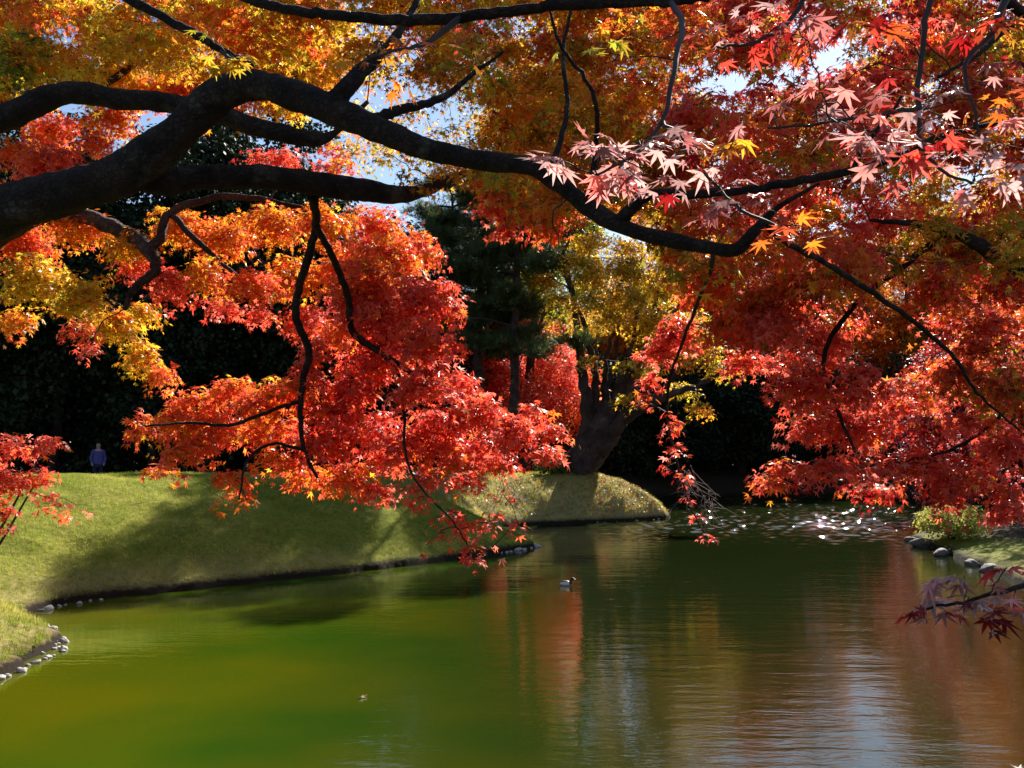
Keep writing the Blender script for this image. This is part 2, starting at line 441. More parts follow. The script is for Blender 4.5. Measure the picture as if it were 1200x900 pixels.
def ground_z(X, Y):
    X = np.asarray(X, dtype=float); Y = np.asarray(Y, dtype=float)
    s = pond_sdf(X, Y) + 0.07 * np.sin(X * 2.7 + np.sin(Y * 1.9) * 1.5) * np.sin(Y * 2.3 + X) + 0.035 * np.sin(X * 7.1 - Y * 5.3)
    left = sstep(12, 17.5, Y) * sstep(3, -1, X)
    pen = sstep(29, 33.5, Y) * sstep(45, 42, Y) * sstep(9, 7, X) * sstep(-14, -5, X)
    h = 0.95 + 1.0 * left; w = 5.0 + 1.6 * left
    h = h * (1 - pen) + 1.62 * pen; w = w * (1 - pen) + 2.5 * pen
    far = sstep(43, 46, Y); h = h * (1 - far) + 1.25 * far; w = w * (1 - far) + 2.6 * far
    rt = sstep(8, 11, X) * sstep(45, 40, Y); h = h * (1 - rt) + .6 * rt; w = w * (1 - rt) + 4.0 * rt
    t = np.clip(s / w, 0, 1)
    prof = 1 - (1 - t) ** 1.75
    z = np.where(s > 0, 0.10 + h * prof, -0.5)
    z = np.where((s > -0.12) & (s <= 0.04), -0.5 + (z + 0.5) * np.clip((s + .12) / .16, 0, 1), z)
    dip = sstep(-5.5, -8.5, X) * sstep(29, 34, Y) * sstep(60, 50, Y)
    z = z - 0.75 * dip * (s > 0)
    z = z + 0.9 * sstep(60, 130, Y) + 0.5 * sstep(25, 60, np.abs(X))
    bump = 0.035 * np.sin(X * 1.3 + np.cos(Y * .7) * 2) * np.sin(Y * 1.1 + X * .3) + 0.02 * np.sin(X * 3.1 + Y * 2.3) * np.sin(Y * 2.7 - X * 1.9)
    return z + bump * np.clip(s / 1.5, 0, 1)

def gz(x, y): return float(ground_z(np.array([[x]]), np.array([[y]]))[0, 0])

def axis(a, b, step, lo, hi):
    mid = list(np.arange(a, b + 1e-6, step)); s = step; L = []; x = a
    while x > lo: s *= 1.25; x -= s; L.append(x)
    s = step; x = mid[-1]; Rr = []
    while x < hi: s *= 1.25; x += s; Rr.append(x)
    return np.array(L[::-1] + mid + Rr)
gx = axis(-13, 15, .16, -900, 900); gy = axis(4, 60, .16, -300, 1500)
GX, GY = np.meshgrid(gx, gy); GZ = ground_z(GX, GY); GS = pond_sdf(GX, GY)
nx, ny = len(gx), len(gy)
ii = (np.arange(ny - 1)[:, None] * nx + np.arange(nx - 1)[None, :])
FQ = np.stack((ii, ii + 1, ii + nx + 1, ii + nx), -1).reshape(-1, 4)

def ground_material():
    m, nt, out = new_mat('lawn_ground')
    geo = nd(nt, 'ShaderNodeNewGeometry'); sep = nd(nt, 'ShaderNodeSeparateXYZ'); nt.links.new(geo.outputs['Position'], sep.inputs[0])
    n1 = nd(nt, 'ShaderNodeTexNoise', Scale=0.9, Detail=6.0, Roughness=.6); n2 = nd(nt, 'ShaderNodeTexNoise', Scale=9.0, Detail=6.0, Roughness=.75)
    nt.links.new(geo.outputs['Position'], n1.inputs['Vector']); nt.links.new(geo.outputs['Position'], n2.inputs['Vector'])
    a = nd(nt, 'ShaderNodeMath', operation='ADD'); nt.links.new(n1.outputs['Fac'], a.inputs[0]); nt.links.new(n2.outputs['Fac'], a.inputs[1])
    h = nd(nt, 'ShaderNodeMath', operation='MULTIPLY'); h.inputs[1].default_value = .5; nt.links.new(a.outputs[0], h.inputs[0])
    cr = nd(nt, 'ShaderNodeValToRGB'); e = cr.color_ramp.elements
    e[0].position = .36; e[0].color = (0.09, 0.12, 0.010, 1); e[1].position = .66; e[1].color = (0.30, 0.27, 0.055, 1)
    x = e.new(.5); x.color = (0.17, 0.19, 0.02, 1)
    nt.links.new(h.outputs[0], cr.inputs[0])
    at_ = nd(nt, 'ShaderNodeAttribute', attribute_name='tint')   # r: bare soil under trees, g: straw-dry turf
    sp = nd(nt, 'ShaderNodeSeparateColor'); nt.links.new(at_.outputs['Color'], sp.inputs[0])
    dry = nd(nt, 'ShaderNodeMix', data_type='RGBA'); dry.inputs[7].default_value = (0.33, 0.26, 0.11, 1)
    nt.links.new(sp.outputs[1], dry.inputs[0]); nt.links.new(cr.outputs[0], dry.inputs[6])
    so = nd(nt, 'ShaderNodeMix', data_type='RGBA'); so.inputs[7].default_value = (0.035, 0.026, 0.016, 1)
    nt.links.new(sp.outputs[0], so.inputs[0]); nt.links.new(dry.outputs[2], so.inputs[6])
    # wet earth on the cut edge of the bank
    mr = nd(nt, 'ShaderNodeMapRange'); mr.inputs[1].default_value = .10; mr.inputs[2].default_value = .24; mr.inputs[3].default_value = 1; mr.inputs[4].default_value = 0
    zz = nd(nt, 'ShaderNodeMath', operation='ADD'); n3 = nd(nt, 'ShaderNodeMath', operation='MULTIPLY_ADD'); n3.inputs[1].default_value = .22; n3.inputs[2].default_value = -.11
    nt.links.new(n2.outputs['Fac'], n3.inputs[0]); nt.links.new(sep.outputs[2], zz.inputs[0]); nt.links.new(n3.outputs[0], zz.inputs[1])
    nt.links.new(zz.outputs[0], mr.inputs[0])
    we = nd(nt, 'ShaderNodeMix', data_type='RGBA'); we.inputs[7].default_value = (0.022, 0.016, 0.010, 1)
    nt.links.new(mr.outputs[0], we.inputs[0]); nt.links.new(so.outputs[2], we.inputs[6])
    bp = nd(nt, 'ShaderNodeBump', Strength=.7, Distance=.05); nt.links.new(n2.outputs['Fac'], bp.inputs['Height'])
    p = nd(nt, 'ShaderNodeBsdfPrincipled', Roughness=.95); p.inputs['Specular IOR Level'].default_value = .1
    nt.links.new(we.outputs[2], p.inputs['Base Color']); nt.links.new(bp.outputs[0], p.inputs['Normal']); nt.links.new(p.outputs[0], out.inputs[0])
    return m
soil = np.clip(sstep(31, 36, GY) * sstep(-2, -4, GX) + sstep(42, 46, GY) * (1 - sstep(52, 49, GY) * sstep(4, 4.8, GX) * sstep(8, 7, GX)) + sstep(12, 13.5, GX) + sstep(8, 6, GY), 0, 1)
dryf = np.clip(sstep(30, 34, GY) * sstep(46, 43, GY) * .85 + .55 * sstep(1.3, .2, GS) * sstep(26, 20, GY) + .35 * sstep(20, 15, GY), 0, 1)
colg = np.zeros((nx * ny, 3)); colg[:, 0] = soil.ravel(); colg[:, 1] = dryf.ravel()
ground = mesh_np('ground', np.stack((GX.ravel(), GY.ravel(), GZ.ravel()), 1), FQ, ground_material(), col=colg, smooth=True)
tag(ground, 'grassy banks and lawn around the pond', 'ground', kind='structure')

def water_material():
    m, nt, out = new_mat('pond_water')
    geo = nd(nt, 'ShaderNodeNewGeometry'); sep = nd(nt, 'ShaderNodeSeparateXYZ'); nt.links.new(geo.outputs['Position'], sep.inputs[0])
    mp = nd(nt, 'ShaderNodeMapping'); mp.inputs['Scale'].default_value = (0.45, 1.5, 1); nt.links.new(geo.outputs['Position'], mp.inputs[0])
    w1 = nd(nt, 'ShaderNodeTexNoise', Scale=2.2, Detail=3.0, Roughness=.55, Distortion=.3); nt.links.new(mp.outputs[0], w1.inputs['Vector'])
    mp2 = nd(nt, 'ShaderNodeMapping'); mp2.inputs['Scale'].default_value = (0.8, 1.6, 1); mp2.inputs['Rotation'].default_value = (0, 0, .35); nt.links.new(geo.outputs['Position'], mp2.inputs[0])
    w2 = nd(nt, 'ShaderNodeTexNoise', Scale=7.5, Detail=3.0, Roughness=.6); nt.links.new(mp2.outputs[0], w2.inputs['Vector'])
    ad = nd(nt, 'ShaderNodeMath', operation='MULTIPLY_ADD'); ad.inputs[1].default_value = .35
    nt.links.new(w2.outputs['Fac'], ad.inputs[0]); nt.links.new(w1.outputs['Fac'], ad.inputs[2])
    # wind patches: calm at the left, ruffled to the right and far out
    big = nd(nt, 'ShaderNodeTexNoise', Scale=.12, Detail=2.0); nt.links.new(geo.outputs['Position'], big.inputs['Vector'])
    mx_ = nd(nt, 'ShaderNodeMapRange'); mx_.inputs[1].default_value = -6; mx_.inputs[2].default_value = 6; mx_.inputs[3].default_value = .08; mx_.inputs[4].default_value = .17; nt.links.new(sep.outputs[0], mx_.inputs[0])
    my_ = nd(nt, 'ShaderNodeMapRange'); my_.inputs[1].default_value = 28; my_.inputs[2].default_value = 42; my_.inputs[3].default_value = 0; my_.inputs[4].default_value = .05; nt.links.new(sep.outputs[1], my_.inputs[0])
    s1 = nd(nt, 'ShaderNodeMath', operation='ADD'); nt.links.new(mx_.outputs[0], s1.inputs[0]); nt.links.new(my_.outputs[0], s1.inputs[1])
    s2 = nd(nt, 'ShaderNodeMath', operation='MULTIPLY'); nt.links.new(s1.outputs[0], s2.inputs[0])
    bm_ = nd(nt, 'ShaderNodeMapRange'); bm_.inputs[1].default_value = .3; bm_.inputs[2].default_value = .7; bm_.inputs[3].default_value = .5; bm_.inputs[4].default_value = 1.4; nt.links.new(big.outputs['Fac'], bm_.inputs[0])
    nt.links.new(bm_.outputs[0], s2.inputs[1])
    hh = nd(nt, 'ShaderNodeMath', operation='MULTIPLY'); nt.links.new(ad.outputs[0], hh.inputs[0]); nt.links.new(s2.outputs[0], hh.inputs[1])
    bp = nd(nt, 'ShaderNodeBump', Strength=1.0, Distance=.055); nt.links.new(hh.outputs[0], bp.inputs['Height'])
    # the algae-green body of the water
    mur = nd(nt, 'ShaderNodeTexNoise', Scale=.22, Detail=3.0); nt.links.new(geo.outputs['Position'], mur.inputs['Vector'])
    cr = nd(nt, 'ShaderNodeValToRGB'); e = cr.color_ramp.elements
    e[0].position = .38; e[0].color = (0.026, 0.066, 0.003, 1); e[1].position = .64; e[1].color = (0.078, 0.086, 0.002, 1)
    nt.links.new(mur.outputs['Fac'], cr.inputs[0])
    p = nd(nt, 'ShaderNodeBsdfPrincipled', Roughness=.02, IOR=1.36); p.inputs['Specular IOR Level'].default_value = .5
    # shade over the right-hand water, painted into its body colour
    rshade = nd(nt, 'ShaderNodeMapRange'); rshade.inputs[1].default_value = -3.5; rshade.inputs[2].default_value = 1.5; nt.links.new(sep.outputs[0], rshade.inputs[0])
    mix_shade = nd(nt, 'ShaderNodeMix', data_type='RGBA'); mix_shade.inputs[7].default_value = (0.011, 0.017, 0.004, 1)
    nt.links.new(rshade.outputs[0], mix_shade.inputs[0]); nt.links.new(cr.outputs[0], mix_shade.inputs[6])
    nt.links.new(mix_shade.outputs[2], p.inputs['Base Color']); nt.links.new(bp.outputs[0], p.inputs['Normal']); nt.links.new(p.outputs[0], out.inputs[0])
    return m
def waves(X, Y):
    """wind ripples: nearly calm at the left and close by, choppy far out at the right"""
    rg = np.random.default_rng(5); Z = np.zeros_like(X)
    far_ = sstep(25, 36, Y) * sstep(1, 7, X); near_ = .0003 * (.35 + .65 * sstep(-5, 3, X))
    for k in range(26):
        lam = .32 * 1.085 ** k; th = rg.normal(math.pi / 2 + .12, .42); ph = rg.uniform(0, 6.28); kk_ = 2 * math.pi / lam
        warp = .6 * np.sin(X * .31 + k) + .5 * np.sin(Y * .23 + 2 * k)
        Z += np.sin((X * math.cos(th) + Y * math.sin(th)) * kk_ + ph + warp * 2) * (lam * .62) * near_ * (.6 + .4 * np.sin(X * .4 + Y * .27 + k * 1.7)) * 1.3
    for k in range(30):
        lam = .26 * 1.045 ** k; th = rg.uniform(0, math.pi); ph = rg.uniform(0, 6.28); kk_ = 2 * math.pi / lam
        warp = .7 * np.sin(X * .5 + k * 1.3 + np.sin(Y * .4)) + .6 * np.sin(Y * .45 + 2.1 * k)
        Z += np.sin((X * math.cos(th) + Y * math.sin(th)) * kk_ + ph + warp * 2) * lam * far_ * GL
    return Z
GL = .0078
wx = np.arange(-10, 24.5, .065); wy = np.concatenate((np.arange(4.6, 26, .06), np.arange(26, 59.5, .07))); WX, WY = np.meshgrid(wx, wy); nwx, nwy = len(wx), len(wy)
ii = (np.arange(nwy - 1)[:, None] * nwx + np.arange(nwx - 1)[None, :])
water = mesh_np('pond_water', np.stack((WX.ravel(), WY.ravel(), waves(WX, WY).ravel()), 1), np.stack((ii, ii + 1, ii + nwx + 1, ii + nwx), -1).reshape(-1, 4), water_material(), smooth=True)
tag(water, 'calm green pond reflecting red maples', 'pond', kind='structure')

# ------------------------------------------------------------------ the big foreground maple (its trunk stands left of the frame)
tb = (-7.6, 7.4)
T1 = empty('maple_tree', (tb[0], tb[1], gz(*tb) - .1))
tag(T1, 'big maple with dark arching limbs across the top and red sprays drooping to the water', 'tree', 'maple trees')
SK1 = []
z0 = T1.location.z
limb(T1, [(tb[0], tb[1], z0 - .2), (tb[0] + .1, tb[1], z0 + 1.0), (tb[0] + .5, tb[1] + .05, z0 + 2.2), (tb[0] + 1.3, tb[1] + .1, 3.75)], [.62, .46, .42, .36], 'trunk', 16, 8, .12, 2.5)
A_ = [(-300, 322, 45, 7.6), (-150, 300, 40, 7.6), (-60, 268, 35, 7.6), (0, 248, 32, 7.5), (100, 218, 28, 7.4), (150, 202, 28, 7.35), (200, 165, 26, 7.3), (240, 126, 25, 7.2), (275, 104, 23, 7.1), (305, 101, 21, 7.0), (350, 114, 21, 6.9), (400, 133, 19, 6.8),
      (450, 155, 17, 6.7), (500, 174, 15.5, 6.6), (560, 187, 13.5, 6.5), (615, 194, 12, 6.4), (650, 212, 12, 6.35), (690, 242, 11.5, 6.3), (730, 266, 11, 6.2), (780, 280, 10, 6.1), (830, 290, 9.5, 6.0), (862, 293, 9, 5.9), (885, 270, 7, 5.8), (912, 243, 4, 5.7), (960, 215, 2, 5.5)]
B_ = [(-420, 330, 32, 7.8), (-250, 240, 27, 8.0), (-120, 170, 23, 8.1), (-60, 153, 21, 8.1), (0, 140, 19, 8.1), (40, 122, 17, 8.1), (80, 109, 16, 8.1), (140, 116, 14, 8.1), (200, 121, 13.5, 8.1), (250, 131, 13, 8.1), (290, 146, 12.5, 8.2), (330, 156, 12.5, 8.3), (368, 163, 11, 8.4), (392, 156, 5, 8.5), (430, 120, 3, 8.9)]
C_ = [(135, 208, 18, 7.4), (190, 212, 18.5, 7.5), (240, 208, 17.5, 7.65), (300, 208, 17, 7.8), (360, 213, 16.5, 8.0), (420, 222, 15.5, 8.3), (460, 228, 13, 8.6), (495, 224, 9, 9.0), (540, 205, 5, 9.6), (600, 190, 3, 10.4)]
D_ = [(40, -90, 8, 5.6), (100, -45, 7, 5.4), (145, -5, 6, 5.2), (200, 25, 5.5, 5.1), (235, 44, 5.5, 5.0), (258, 58, 4, 5.0), (300, 78, 2, 5.0)]
E_ = [(150, -90, 8, 5.0), (220, -40, 7, 4.9), (285, -4, 6, 4.8), (340, 11, 6, 4.7), (400, 19, 6.5, 4.6), (480, 24, 7, 4.5), (540, 20, 6.5, 4.4), (620, 9, 6.5, 4.3), (700, 3, 7, 4.2), (790, 1, 6, 4.1), (840, -10, 5, 4.0), (900, -40, 3, 4.0)]
F_ = [(385, 128, 14, 6.8), (405, 104, 12, 6.8), (425, 82, 10, 6.9), (448, 62, 7, 7.0), (480, 20, 5, 7.2), (500, -30, 3, 7.4)]
G_ = [(440, 140, 8, 6.8), (470, 129, 6, 6.9), (505, 120, 5, 7.0), (530, 107, 4, 7.1), (548, 92, 3, 7.2), (590, 60, 1.6, 7.4)]
H_ = [(728, 258, 9, 6.2), (745, 240, 7, 6.1), (765, 228, 6, 6.0), (800, 228, 6, 5.9), (870, 223, 5.5, 5.7), (930, 213, 5.5, 5.6), (1000, 200, 5, 5.5), (1060, 180, 4.5, 5.4), (1110, 158, 3.5, 5.2), (1180, 142, 2.5, 5.0)]
H2 = [(1000, 200, 4, 5.5), (1012, 172, 3.5, 5.5), (1030, 150, 2.5, 5.5), (1060, 110, 1.5, 5.5)]
I_ = [(366, 228, 6, 8.2), (371, 262, 5, 8.6), (361, 300, 5, 8.9), (350, 340, 4.8, 9.1), (347, 372, 4.6, 9.2), (362, 412, 4.4, 9.3), (356, 442, 4.0, 9.4), (352, 482, 3.2, 9.4), (356, 525, 2.4, 9.4), (372, 560, 1.6, 9.4)]
J_ = [(371, 264, 4.5, 8.6), (394, 310, 4.4, 9.0), (408, 350, 4.4, 9.3), (413, 388, 4.2, 9.5), (440, 410, 3.8, 9.6), (490, 442, 3.2, 9.7), (540, 482, 2.6, 9.8), (590, 510, 2.0, 9.9), (650, 525, 1.2, 10)]
J2 = [(413, 388, 3.6, 9.5), (448, 416, 3.2, 9.3), (468, 440, 3, 9.2), (474, 482, 2.8, 9.1), (475, 530, 2.4, 9.0), (490, 568, 2, 8.9), (530, 610, 1.5, 8.8), (556, 655, 1, 8.8)]
I2 = [(352, 470, 2.6, 9.4), (320, 480, 2.2, 9.3), (270, 498, 2.0, 9.2), (220, 495, 1.6, 9.1), (170, 500, 1.1, 9.0)]
I3 = [(357, 528, 2.0, 9.4), (320, 520, 1.8, 9.3), (290, 540, 1.5, 9.2), (280, 585, 1.0, 9.1)]
K_ = [(895, 262, 5, 5.8), (925, 287, 4.5, 6.0), (965, 307, 4.6, 6.3), (1005, 332, 4.6, 6.6), (1050, 362, 4.2, 6.9), (1090, 392, 3.8, 7.1), (1122, 424, 3.2, 7.2), (1145, 460, 2.4, 7.3), (1195, 505, 1.6, 7.4)]
N_ = [(838, 292, 4.5, 6.0), (832, 320, 3.6, 7.2), (818, 355, 3.2, 8.5), (800, 400, 2.8, 9.6), (785, 445, 2.4, 10.0), (782, 490, 2.2, 10.2), (792, 535, 2, 10.2), (806, 585, 1.5, 10.2), (828, 632, 1, 10.2)]
Q_ = [(640, 206, 5, 6.35), (655, 170, 3.5, 6.6), (665, 120, 3, 6.9), (660, 60, 2.4, 7.1), (672, 0, 1.8, 7.3)]
Q2 = [(690, 236, 4, 6.3), (700, 150, 3, 6.1), (690, 100, 2.6, 6), (655, 50, 2, 6), (640, -10, 1.5, 6)]
LO = {}
for key, L in dict(A=A_, B=B_, C=C_, D=D_, E=E_).items():
    P, r = pxpath(L); big = L[0][2] > 10; r = [q * .88 for q in r] if big else r
    LO[key] = limb(T1, P, r, 'limb', 30 if big else 9, 14 if big else 7, .20 if big else .08, 4.2, skel=SK1, wob=0 if big else .004)
K_ = [(x, y, q * .75, d) for x, y, q, d in K_]; N_ = [(x, y, q * .7, d) for x, y, q, d in N_]; J2 = [(x, y, q * .7, d) for x, y, q, d in J2]
for key, L in (('A', F_), ('A', G_), ('A', H_), ('A', H2), ('C', I_), ('C', J_), ('C', J2), ('C', I2), ('C', I3), ('A', K_), ('A', N_), ('A', Q_), ('A', Q2)):
    P, r = pxpath(L); limb(LO[key], P, r, 'branch', 8, 7, .07, 5.0, skel=SK1, wob=.004)
SKA = np.concatenate(SK1)

# drooping red spray over the water
c6 = Crown(SKA)
c6.px([(455, 300, 55, 35, 'redo', 10.6), (420, 350, 50, 38, 'red', 10.3), (480, 350, 50, 40, 'red', 10.2), (500, 400, 50, 38), (440, 420, 50, 32), (500, 455, 50, 36), (555, 480, 42, 30), (598, 500, 42, 26), (648, 503, 26, 15), (640, 528, 26, 10),
       (340, 455, 50, 20, 'redo'), (275, 455, 42, 20, 'redo'), (232, 472, 34, 22, 'redo'), (200, 492, 40, 22, 'redo'), (172, 500, 22, 16, 'redo'), (262, 500, 46, 24, 'redo'), (320, 500, 46, 24, 'redo'), (372, 520, 42, 24),
       (190, 546, 18, 10, 'redo'), (214, 530, 24, 16, 'redo'), (325, 540, 36, 16, 'redo'), (272, 562, 20, 18, 'redo'), (288, 584, 11, 10, 'redo'), (262, 585, 7, 8, 'redo'),
       (425, 495, 48, 34), (475, 520, 46, 34), (530, 530, 46, 28), (588, 542, 28, 14), (405, 556, 46, 20, 'redo'), (440, 572, 30, 12), (500, 562, 30, 12), (545, 560, 26, 12)], 9.5, 'red', jd=.55, size=.062, lai=4.0, per=11, subr=.15, dd=.85, twigp=.75)
c6.px([(500, 583, 20, 10), (530, 600, 24, 9), (548, 618, 24, 12), (575, 612, 12, 16), (556, 645, 13, 16), (562, 668, 7, 8), (520, 606, 12, 7), (608, 614, 12, 7), (590, 580, 14, 8), (512, 626, 12, 7), (578, 640, 8, 8)], 8.9, 'red', jd=.3, size=.06, lai=1.9, per=7, subr=.11, twigp=.9)
c6.px([(440, 368, 40, 30, 'red'), (490, 345, 32, 28, 'red'), (372, 410, 24, 18, 'red'), (410, 455, 44, 30), (380, 480, 36, 22), (465, 385, 44, 36), (520, 350, 26, 30), (395, 390, 30, 24, 'redo'), (530, 450, 36, 30), (450, 535, 40, 24), (570, 520, 36, 24), (300, 475, 40, 22, 'redo'), (230, 515, 36, 20, 'redo'), (360, 555, 34, 16, 'redo'), (430, 320, 50, 32, 'redo'), (625, 480, 26, 14), (510, 495, 40, 30), (360, 440, 26, 20, 'red')], 9.9, 'red', jd=.5, size=.062, lai=3.6, per=11, subr=.15)
c6.build(T1, LEAF5, name='spray', label='drooping scarlet spray hanging to the water')

# red-orange sprays in the middle, with a thin tail over the water
c9 = Crown(SKA)
c9.px([(800, 290, 24, 20, 'redo', 10.5), (830, 332, 42, 32, 'redo', 9.5), (795, 390, 34, 28), (850, 385, 38, 28, 'redo', 9.5), (770, 412, 24, 16), (760, 442, 13, 12), (870, 420, 25, 20), (885, 350, 30, 25, 'mixed', 9),
       (575, 240, 22, 20, 'red', 11), (615, 245, 30, 20, 'red', 11), (660, 240, 26, 18, 'red', 11), (640, 270, 25, 14, 'redo', 11), (590, 268, 20, 12, 'red', 11)], 10.2, 'red', jd=.4, size=.06, lai=4.2, per=10, subr=.14)
c9.px([(756, 470, 12, 13), (786, 497, 15, 16), (790, 528, 15, 12), (800, 556, 15, 12), (798, 582, 10, 8), (820, 606, 12, 6), (824, 628, 10, 6), (780, 548, 8, 8)], 10.2, 'red', jd=.2, size=.055, lai=1.5, per=6, subr=.10, twigp=1)
c9.build(T1, LEAF5, name='spray', label='red spray with a thin tail trailing over the water')

# fine bare twig ends, pale grey
for (cx, cy_, n, sp, ln, d, lab) in ((596, 575, 16, 14, 46, 9.3, 'pale bare twigs hanging before the shaded bank'), (806, 565, 16, 14, 44, 10.2, 'pale bare twigs trailing over the water'), (826, 600, 14, 12, 36, 10.2, 'pale bare twigs at the tip of the trailing spray')):
    t = Tubes()
    for k in range(n):
        a = at(cx + RNG.normal(0, sp * .4), cy_ - RNG.uniform(0, 20), d + RNG.normal(0, .15)); L_ = ln * RNG.uniform(.5, 1) * d / F
        dx = RNG.normal(.25, .45); e = a + np.array((dx * L_, RNG.normal(0, .3) * L_, -L_ * RNG.uniform(.6, 1)))
        m_ = (a + e) / 2 + RNG.normal(0, .08 * L_, 3); p, r = spline([a, m_, e], [.0026, .002, .0012], 5); t.add(p, r, 4)
        for q in range(3):
            b = p[RNG.integers(3, len(p))]; f = b + np.array((RNG.normal(.1, .5), RNG.normal(0, .4), -abs(RNG.normal(.3, .3)))) * L_ * .45
            t.add(np.array([b, (b + f) / 2 + RNG.normal(0, .02 * L_, 3), f]), np.array((.0015, .0012, .0008)), 3)
    o = t.build('bare_twigs', M_DRYTWIG, T1); o['label'] = lab; o['kind'] = 'stuff'

# upper crown: orange and gold at the left, olive and bronze in the middle
def in_gap(x, y, gaps):
    for gx_, gy_, a, b in gaps:
        if ((x - gx_) / a) ** 2 + ((y - gy_) / b) ** 2 < 1: return True
    return False
SKY_GAPS = [(480, 132, 72, 46), (430, 168, 36, 26), (850, 88, 38, 30), (968, 62, 24, 40), (735, 145, 14, 10)]
def scatter(cr, box, n, dr, pals, gaps=SKY_GAPS, rpx=(28, 55), flatten=.62, **kw):
    k = 0; tries = 0
    while k < n and tries < n * 12:
        tries += 1
        x = RNG.uniform(box[0], box[2]); y = RNG.uniform(box[1], box[3])
        if in_gap(x, y, gaps): continue
        D = RNG.uniform(*dr); s = D / F; r = RNG.uniform(*rpx)
        if any(in_gap(x + q * r * .9, y, gaps) for q in (-1, 1)): r *= .55
        pal = pals(x, y) if callable(pals) else pals[RNG.integers(len(pals))]
        cr.clump(at(x, y, D), (r * s, r * s, r * s * flatten), pal, **kw); k += 1

cu = Crown(SKA)
def upal(x, y):
    if x < 170 and 20 < y < 110 and RNG.random() < .55: return 'green' if RNG.random() < .35 else 'lime'
    if x < 420: return ['gold', 'orange', 'lime', 'olive', 'lime'][RNG.integers(5)]
    if x < 560: return ['rust', 'olive', 'crimson', 'gold'][RNG.integers(4)]
    if x < 800: return ['olive', 'olive', 'gold', 'rust', 'olive', 'mixed'][RNG.integers(6)]
    return ['mixed', 'red', 'olive', 'redo'][RNG.integers(4)]
scatter(cu, (-60, -70, 420, 95), 80, (8.5, 12.5), upal, size=.06, lai=2.6, per=11, subr=.16, twigp=.25)
scatter(cu, (420, -60, 820, 165), 90, (7.5, 12.5), upal, size=.058, lai=1.8, per=10, subr=.16, twigp=.25)
scatter(cu, (570, 150, 820, 245), 40, (7.5, 12.5), upal, size=.058, lai=1.8, per=10, subr=.16, twigp=.25)
scatter(cu, (780, 30, 1000, 330), 60, (6.5, 11), upal, size=.058, lai=1.9, per=10, subr=.16, twigp=.25)
scatter(cu, (540, -60, 900, 150), 60, (10, 14), upal, size=.058, lai=2.6, per=11, subr=.18, twigp=.2)
scatter(cu, (400, 60, 560, 190), 30, (9, 13), lambda x, y: 'olive', gaps=[], rpx=(18, 36), size=.05, lai=.8, per=6, subr=.22, twigp=.5)
cu.px([(490, 215, 26, 16, 'gold', 8.7), (520, 205, 22, 14, 'gold', 9), (470, 205, 16, 10, 'olive', 8.5), (655, 290, 10, 10, 'lime', 7), (560, 200, 26, 18, 'olive', 8)], 8.5, 'gold', jd=.1, size=.055, lai=1.2, per=8, subr=.12)
cu.build(T1, LEAF5, name='crown')

# leaves close overhead, seen from below: pale undersides, sheen painted in, and dark silhouettes
SKN = []
for L in ([(1110, -60, 5, 3.2), (1090, 0, 4, 3.1), (1079, 70, 3.6, 3.05), (1075, 140, 3.2, 3.0), (1092, 190, 2.4, 2.9), (1140, 215, 1.6, 2.8)],
          [(1075, 125, 3, 3.0), (1030, 135, 2.6, 2.9), (960, 145, 2, 2.8), (900, 150, 1.4, 2.8)],
          [(786, 2, 4, 4.12), (800, 30, 3.8, 3.7), (790, 80, 3.2, 3.3), (776, 140, 2.8, 3.1), (745, 180, 2.2, 3.0), (700, 205, 1.4, 2.9)],
          [(776, 140, 2.6, 3.1), (810, 180, 2.2, 2.9), (860, 240, 2, 2.7), (920, 268, 1.4, 2.6)],
          [(540, 20, 4, 4.4), (500, 50, 3, 4.2), (460, 60, 2, 4.0), (430, 70, 1.4, 3.9)],
          [(960, -50, 4, 3.4), (930, 20, 3, 3.3), (880, 50, 2.2, 3.2), (840, 55, 1.5, 3.2)],
          [(258, 58, 3, 5.0), (275, 72, 2, 4.9), (285, 80, 1.4, 4.8)],
          [(1190, -30, 5, 3.5), (1160, 40, 4, 3.4), (1130, 80, 2.6, 3.3), (1150, 160, 1.6, 3.2)]):
    P, r = pxpath(L); limb(T1, P, r, 'branchlet', 6, 6, .05, 8, skel=SKN, wob=.003, mat=M_TWIG)
SKN = np.concatenate(SKN)
nk = dict(size=.058, per=7, subr=.12, droop=.25, twig=.0018, wild=.3, tiltup=2.0, twigp=.9)
def near_sprays(L, pal, lai, pal2=None):
    for x, y, rx, ry, d, *p in L:
        c = Crown(SKN); c.px([(x, y, rx, ry, p[0] if p else pal, d)], d, pal, jd=.3, lai=lai, pal2=pal2, **nk)
        c.build(T1, LEAF7, M_NEAR, name='spray')
near_sprays([(700, 185, 34, 12, 2.9), (745, 175, 30, 12, 2.9), (790, 180, 28, 12, 2.9), (720, 205, 40, 12, 2.9), (690, 170, 18, 9, 2.9), (760, 205, 28, 9, 2.9), (800, 160, 22, 12, 2.9), (640, 185, 26, 9, 3.1), (830, 215, 26, 9, 2.9)], 'pink', 3.0)
near_sprays([(960, 120, 36, 14, 2.9), (1010, 128, 30, 12, 2.9), (990, 95, 24, 12, 2.9), (950, 135, 26, 9, 2.9), (1080, 85, 30, 14, 2.9), (1060, 172, 36, 10, 2.8), (1110, 185, 36, 10, 2.8), (1160, 175, 30, 10, 2.8), (1150, 75, 30, 12, 3.1), (880, 15, 36, 12, 3.1),
             (930, 20, 30, 12, 3.1), (860, 240, 34, 9, 2.7), (1180, 195, 22, 8, 2.8), (1080, 130, 24, 9, 2.9), (1030, 112, 30, 10, 2.9), (1120, 105, 30, 10, 3.0), (900, 130, 26, 9, 2.9), (1185, 130, 26, 10, 3.1), (1020, 160, 30, 9, 2.8), (820, 30, 26, 10, 3.4)], 'pink', 2.3, 'crimson')
